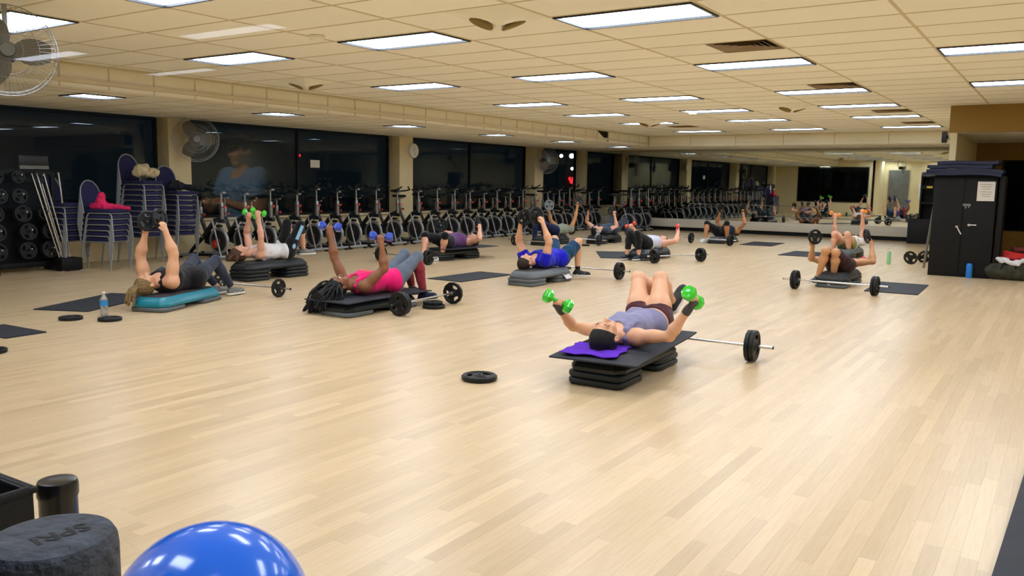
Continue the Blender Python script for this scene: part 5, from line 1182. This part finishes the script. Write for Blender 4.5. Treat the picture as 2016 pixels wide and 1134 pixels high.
# ------------------------------------------------------------------ fans, clock
mat('fan_blade', (96, 90, 76), .5)
def fan(r):
    t = empty('wall_fan', (0, 0, 0), 0, 'x', 'fan')       # faces +X
    cg = MB(); Mx = Mfrom((0, 1, 0), (0, 0, 1), (1, 0, 0), (0, 0, 0)); n = 56
    for x, rr_ in ((.0, r), (.055, r*.93), (.08, r*.62), (.09, r*.3), (-.055, r*.93), (-.08, r*.5)):
        cg.tube([(x, rr_*math.cos(2*PI*k/48), rr_*math.sin(2*PI*k/48)) for k in range(48)], .0045 if x == 0 else .0022, 5, closed=True)
    for k in range(n):
        a = 2*PI*k/n; c, s = math.cos(a), math.sin(a)
        cg.tube([(.09, c*r*.16, s*r*.16), (.085, c*r*.6, s*r*.6), (.055, c*r*.93, s*r*.93), (0, c*r, s*r), (-.055, c*r*.93, s*r*.93), (-.08, c*r*.5, s*r*.5)], .0013, 4)
    cg.build('cage', 'steel', t, smooth=0)
    for k in range(3):
        a = 2*PI*k/3; vs = []; fs = []
        for i in range(7):
            rho = r*(.16+.70*i/6); w = r*(.16+.22*math.sin(PI*min(1, i/6*.9)))
            for j in range(5):
                q = (j/4-.5); ang = a+q*w/rho*1.6; vs.append((q*.07, rho*math.cos(ang), rho*math.sin(ang)))
        m = len(vs); vs += [(x-.003, y, z) for x, y, z in vs]
        for i in range(6):
            for j in range(4): q = i*5+j; fs += [(q, q+1, q+6, q+5), (m+q+5, m+q+6, m+q+1, m+q)]
        MB().add(vs, fs).build('blade', 'fan_blade', t)
    MB().cyl((-.04, 0, 0), (.05, 0, 0), r*.17, n=20, bev=.01).build('hub', 'near_black', t); MB().cyl((-.26, 0, 0), (-.05, 0, 0), r*.22, n=20, bev=.02).build('motor', 'black_gloss', t)
    MB().lathe([(r*.15, .092), (r*.15, .098), (.0001, .10)], 20, Mx).build('badge', 'grey_metal', t)
    return t
TF = [tree(fan(.39)), False]
o = place(TF, (-9.15, 3.22, 2.06), -.45, 'large round cage fan on the first column above the chair stacks', 'cage fans'); MB().tube([(-.2, 0, 0), (-.38, -.1, .05), (-.38, -.1, .36)], .022, 8).build('bracket', 'wall', o)
o = place(TF, (-9.15, 15.0, 2.04), -.45, 'distant cage fan on the column beside the red neon sign', 'cage fans'); MB().tube([(-.2, 0, 0), (-.32, -.1, .05), (-.32, -.1, .3)], .022, 8).build('bracket', 'wall', o)
o = place(TF, (-3.24, -2.66, 2.345), -.42, 'nearest cage fan cut off at the top left corner', 'cage fans'); o.scale = (.88, .88, .88); MB().tube([(-.2, 0, 0), (-.30, 0, .1), (-.30, 0, .56)], .022, 8).build('bracket', 'steel', o)
ck = empty('wall_clock', (XW+.005, 9.43, 2.10), 0, 'round cream clock on the column in the middle of the window wall', 'clock')
Mx = Mfrom((0, 1, 0), (0, 0, 1), (1, 0, 0), (0, 0, 0))
MB().lathe([(.17, 0), (.17, .03), (.155, .045), (.15, .03)], 36, Mx).build('rim', 'plastic_white', ck); MB().lathe([(.152, 0), (.152, .022), (.0001, .0221)], 36, Mx).build('face', 'paper', ck)
for a, l in ((.35, .08), (2.7, .11)): MB().tube([(.03, 0, 0), (.03, l*math.sin(a), l*math.cos(a))], .005, 6).build('hand', 'near_black', ck)
for k in range(12): MB().box((.024, .13*math.sin(k*PI/6), .13*math.cos(k*PI/6)), (.003, .008, .018), None).build('tick', 'near_black', ck, smooth=0)
wn_ = empty('window_notice', (XW-.33, 6.62, 1.72), 0, 'small pale notice stuck on the dark window above the bikes', 'notice')
MB().box((0, 0, 0), (.003, .26, .16)).build('sheet', 'paper', wn_)

# ------------------------------------------------------------------ bottles
def bottle(kind, loc, label):
    t = empty('water_bottle', loc, 0, label, 'bottle')
    if kind == 'small':
        MB().lathe([(.0001, .002), (.029, .0), (.032, .006), (.031, .03), (.033, .05), (.030, .07), (.033, .09), (.033, .145), (.028, .165), (.014, .19), (.0125, .205)], 24).build('body', 'clear_plastic', t); MB().lathe([(.0338, .095), (.0338, .14)], 24).build('label_band', 'label_blue', t); MB().cyl((0, 0, .203), (0, 0, .222), .015, n=16).build('cap', 'plastic_white', t)
        t.scale = (1.12, 1.12, 1.12)
    elif kind == 'gallon':
        MB().lathe([(.0001, .002), (.07, .0), (.078, .01), (.078, .17), (.07, .20), (.03, .275), (.022, .29)], 24).build('body', 'clear_plastic', t); MB().lathe([(.0785, .09), (.0785, .15)], 24).build('label_band', 'label_blue', t); MB().cyl((0, 0, .288), (0, 0, .31), .024, n=16).build('cap', 'plastic_white', t)
        MB().tube([(.035, 0, .255), (.065, 0, .29), (.055, 0, .335), (.01, 0, .345), (-.03, 0, .33), (-.035, 0, .29)], .009, 8).build('grip', 'plastic_white', t)
    elif kind == 'mint':
        MB().lathe([(.0001, .002), (.034, 0), (.036, .008), (.036, .10), (.032, .115), (.036, .13), (.036, .215), (.028, .235), (.022, .24)], 24).build('body', 'mint_plastic', t); MB().cyl((0, 0, .238), (0, 0, .262), .03, n=18, bev=.004).build('cap', 'plastic_white', t); MB().tube([(-.02, 0, .26), (-.035, 0, .275), (-.02, 0, .288), (.0, 0, .275)], .005, 6).build('loop', 'orange_vinyl', t)
    else:
        MB().lathe([(.0001, .002), (.042, 0), (.046, .008), (.046, .19), (.038, .22), (.026, .232)], 24).build('body', 'blue_bottle', t); MB().cyl((0, 0, .23), (0, 0, .262), .028, n=18, bev=.004).build('cap', 'near_black', t)
bottle('small', (-4.37, -1.34, 0), 'clear water bottle with blue label standing between the two flat plates on the left')
bottle('gallon', (-5.38, 11.13, 0), 'large clear gallon bottle with blue label and handle behind the man in blue')
bottle('mint', (.96, 10.5, 0), 'mint green drinking bottle on the floor left of the propped grip plates'); bottle('blue', (2.40, 8.90, 0), 'blue bottle standing in front of the black cabinet')
bt = empty('red_ball', (.52, 10.9, .045), 0, 'small red dumbbell end on the floor behind the arm of the woman in brown shorts', 'dumbbell')
MB().cyl((-.06, 0, 0), (.06, 0, 0), .015).build('handle', 'red_vinyl', bt); MB().ball((-.07, 0, 0), .042, 14).ball((.07, 0, 0), .042, 14).build('head', 'red_vinyl', bt)

# ------------------------------------------------------------------ cabinet group on the right
cb = empty('black_cabinet', (2.24, 9.2, 0), 0, 'tall black cabinet with a white paper notice and metal handle on the right', 'cabinet')
MB().box((-.0, 0, .80), (.88, .46, 1.60), bev=.008).build('body', 'near_black', cb)
MB().box((-.22, -.238, .81), (.42, .016, 1.52), bev=.003).build('door', 'near_black', cb); d2 = MB().box((.22, -.238, .81), (.42, .016, 1.52), bev=.003).build('door', 'near_black', cb)
MB().cyl((.10, -.25, .83), (.10, -.29, .83), .022, n=14).box((.145, -.285, .832), (.12, .014, .02), bev=.004).build('handle', 'chrome', d2)
MB().cyl((-.07, -.25, .80), (.0, -.27, .68), .012, n=10).cyl((-.075, -.25, .81), (-.07, -.275, .80), .02, n=12).build('padlock', 'chrome', cb)
MB().box((.045, -.249, 1.145), (.11, .004, .035)).box((.03, -.2495, 1.11), (.02, .004, .045)).box((.075, -.2495, 1.115), (.018, .004, .035)).build('label_strip', 'grey_metal', d2, smooth=0)
pp = empty('paper_notice', (2.24, 8.952, 1.36), 0, 'white printed paper notice taped to the black cabinet', 'notice')
MB().box((.295, -.004, 0), (.24, .002, .30)).build('sheet', 'paper', pp, smooth=0)
for k in range(6): MB().box((.295+.006*(k % 2), -.0058, .105-.034*k-(.012 if k > 2 else 0)), (.17-.03*(k % 3), .001, .006)).build('text_line', 'ink', pp, smooth=0)
MB().box((.51, .0, .80), (.07, .44, 1.6), bev=.01).build('side_panel', 'near_black', cb)
for k, (dx, dz, w, m_) in enumerate(((-.02, 0, 1.10, 0), (.02, .055, 1.06, 1), (-.05, .112, .90, 2), (.06, .165, .84, 3))):
    mat_sheet(2.20+dx, 9.12, PI/2*0, w, .62, 1.605+dz, 'dark blue folded mat on the black cabinet, %s of the pile' % ('lowest', 'second from the bottom', 'second from the top', 'topmost')[k],
              (lambda a: (lambda x, y: -max(0, abs(x)-.46)**1.3*.5*(a < 2)+.006*math.sin(x*9+a)+.005*math.sin(y*14+a*2)))(k), 'blue_mat', .05)
bg = empty('duffel_bag', (3.02, 9.02, 0), 0, 'camouflage duffel bag on the floor at the right edge', 'bag')
F_ = Field((-.5, -.3, -.02), (.55, .3, .4), .012); F_.cap((-.30, 0, .13), (.40, 0, .14), .13, .14, .03).cap((-.2, 0, .19), (.3, 0, .2), .07, .08, .05); F_.wav(.006, 30, 2); F_.cut((0, 0, .005), (0, 0, -1))
flink('body', F_.mesh('body'), 'camo', bg)
for s in (-1, 1): MB().tube([(s*.10-.1, -.13, .18), (s*.08-.08, -.12, .26), (s*.04, -.08, .30)], .010, 8).build('strap', 'near_black', bg)
blob('white_cloth', [((2.82, 8.93, .30), (3.05, 8.90, .26), .035, .03), ((3.02, 8.92, .28), (3.16, 8.93, .33), .035, .03), ((2.78, 8.95, .33), (2.9, 8.96, .32), .03, .02)], 'white_towel', .008, .006, 60, 8, label='crumpled white towel on the camouflage bag', cat='towel')
blob('red_bag', [((2.86, 9.16, .34), (3.2, 9.14, .34), .06, .07), ((2.86, 9.14, .42), (3.0, 9.16, .40), .03, .02)], 'red_cloth', .011, .006, 40, 9, label='red bag behind the white towel at the right edge', cat='bag')
blob('maroon_jacket', [((2.98, 9.30, .46), (3.3, 9.30, .46), .05, .05)], 'maroon_cloth', .012, .006, 40, 10, label='dark red jacket above the red bag at the right edge', cat='jacket')
MB().cyl((1.62, 9.9, .03), (1.74, 9.75, 1.28), .02, n=10).build('leaning_pole', 'grey_metal') ; lp = bpy.data.objects['leaning_pole']; tag(lp, 'grey metal pole leaning on the left side of the black cabinet', 'pole')
lb = empty('speaker_cabinet', (.62, 17.3, 0), 0, 'low charcoal box standing before the far mirror beside the white board', 'box')
MB().box((-.02, 0, .31), (.66, .45, .62), bev=.02).build('body', 'charcoal_cloth', lb); MB().box((-.02, -.23, .31), (.58, .01, .54), bev=.004).build('grille', 'rubber', lb)
sh = empty('storage_shelf', (.95, 17.45, 0), 0, 'tall black shelf with blue-grey jug behind the low box at the end of the mirror', 'shelf')
for z in (.04, 1.02, 1.70): MB().box((0, 0, z), (.9, .4, .05), bev=.006).build('board', 'near_black', sh)
for s in (-1, 1): MB().box((s*.45, 0, .87), (.04, .4, 1.7), bev=.004).build('side', 'near_black', sh)
MB().box((0, .19, .87), (.9, .02, 1.7)).build('back', 'near_black', sh)
mat('hazard_yellow', (225, 205, 70), .5)
for k in range(3): MB().box((-.26+.26*k, -.205, 1.42), (.13, .008, .05), Matrix.Identity(4)).build('hazard_stripe', 'hazard_yellow', sh, smooth=0)
MB().box((0, -.195, 1.42), (.86, .012, .08)).build('edge_board', 'near_black', sh)
blob('water_jug', [((.86, 17.38, 1.12), (.86, 17.38, 1.26), .085, .08)], 'c_lightblue', .012, .001, 20, 5, label='pale blue jug standing on the black shelf by the mirror', cat='jug')
ps = empty('ceiling_speaker_box', (1.86, 9.30, 2.22), 0, 'small black loudspeaker mounted at the corner above the cabinet', 'speaker')
MB().prism([(-.045, -.01), (.03, -.07), (.03, .05)], -.09, .09, None, bev=.008).build('case', 'near_black', ps); MB().box((.03, 0, .0), (.04, .05, .05)).build('mount', 'near_black', ps)

# ------------------------------------------------------------------ foreground
fr_ = empty('foam_roller', (2.645, -5.465, 0), 0, 'speckled charcoal foam roller standing upright at the lower left, nearest the viewer', 'roller')
MB().lathe([(.060, .0), (.072, .008), (.074, .02), (.074, .950), (.0725, .962), (.068, .970), (.055, .9735), (.0001, .974)], 72).build('body', 'foam', fr_, smooth=40)
tv, tf = text_mesh('SPRI', .036, .0006)
MB().add([(x, y, .9745) for x, y, z in tv], tf, Matrix.Translation((.012, .005, 0)) @ Matrix.Rotation(-PI/2-.1, 4, 'Z')).build('lettering', 'near_black', fr_, smooth=0)
rc = empty('tray_rack', (2.02, -5.20, 0), 0, 'black rack with an open tray and a round post at the lower left edge', 'rack')
MB().lathe([(.035, .0), (.035, .795), (.0365, .80), (.0365, .818), (.034, .823), (.0001, .824)], 40).build('post', 'black_gloss', rc, loc=(.03, .05, 0)) if False else MB().lathe([(.034, 0), (.034, .79), (.0365, .795), (.0365, .816), (.034, .823), (.028, .825), (.0001, .825)], 40, Matrix.Translation((.047, .039, 0))).build('post', 'black_gloss', rc)
Mt = Matrix.Translation((.102, -.185, .825)) @ rotz(.03)
tr = MB(); tw, td_, th_ = .36, .30, .08
for c, d in (((-tw/2, 0, 0), (tw, td_, .008)), ((-tw/2, -td_/2, th_/2-.0), (tw, .012, th_)), ((-tw/2, td_/2, th_/2), (tw, .012, th_)), ((0, 0, th_/2), (.012, td_, th_)), ((-tw, 0, th_/2), (.012, td_, th_))): tr.box((c[0], c[1], c[2]-.06), d, Mt, bev=.003)
tr.build('tray', 'rubber', rc)
tr = MB()
for c, d in (((-tw/2, -td_/2, .012), (tw+.018, .022, .012)), ((-tw/2, td_/2, .012), (tw+.018, .022, .012)), ((0, 0, .012), (.018, td_, .012)), ((-tw, 0, .012), (.018, td_, .012))): tr.box(c, d, Mt, bev=.004)
tr.build('tray_rim', 'rubber', rc)
for x, y in ((-.22, -.30), (-.22, -.06), (.08, -.30)): MB().cyl((x, y, 0), (x, y, .80), .015, n=10).build('leg', 'near_black', rc)
sb = empty('stability_ball', (1.87, -4.69, .2555), 0, 'glossy blue stability ball cut off at the bottom edge', 'ball')
MB().ball((0, 0, 0), .255, 96).build('ball', 'blue_ball', sb, smooth=180)
for a in (-.5, .35):
    MB().tube([(.2548*math.cos(t)*math.cos(a*.55), .2548*math.sin(t)*math.cos(a*.55), .2548*math.sin(a*.55)) for t in [2*PI*k/96 for k in range(96)]], .0012, 5, closed=True).build('seam_ring', 'blue_ball', sb)
MB().cyl((-.02, -.235, .095), (-.021, -.242, .098), .010, n=14).build('valve_plug', 'near_black', sb)
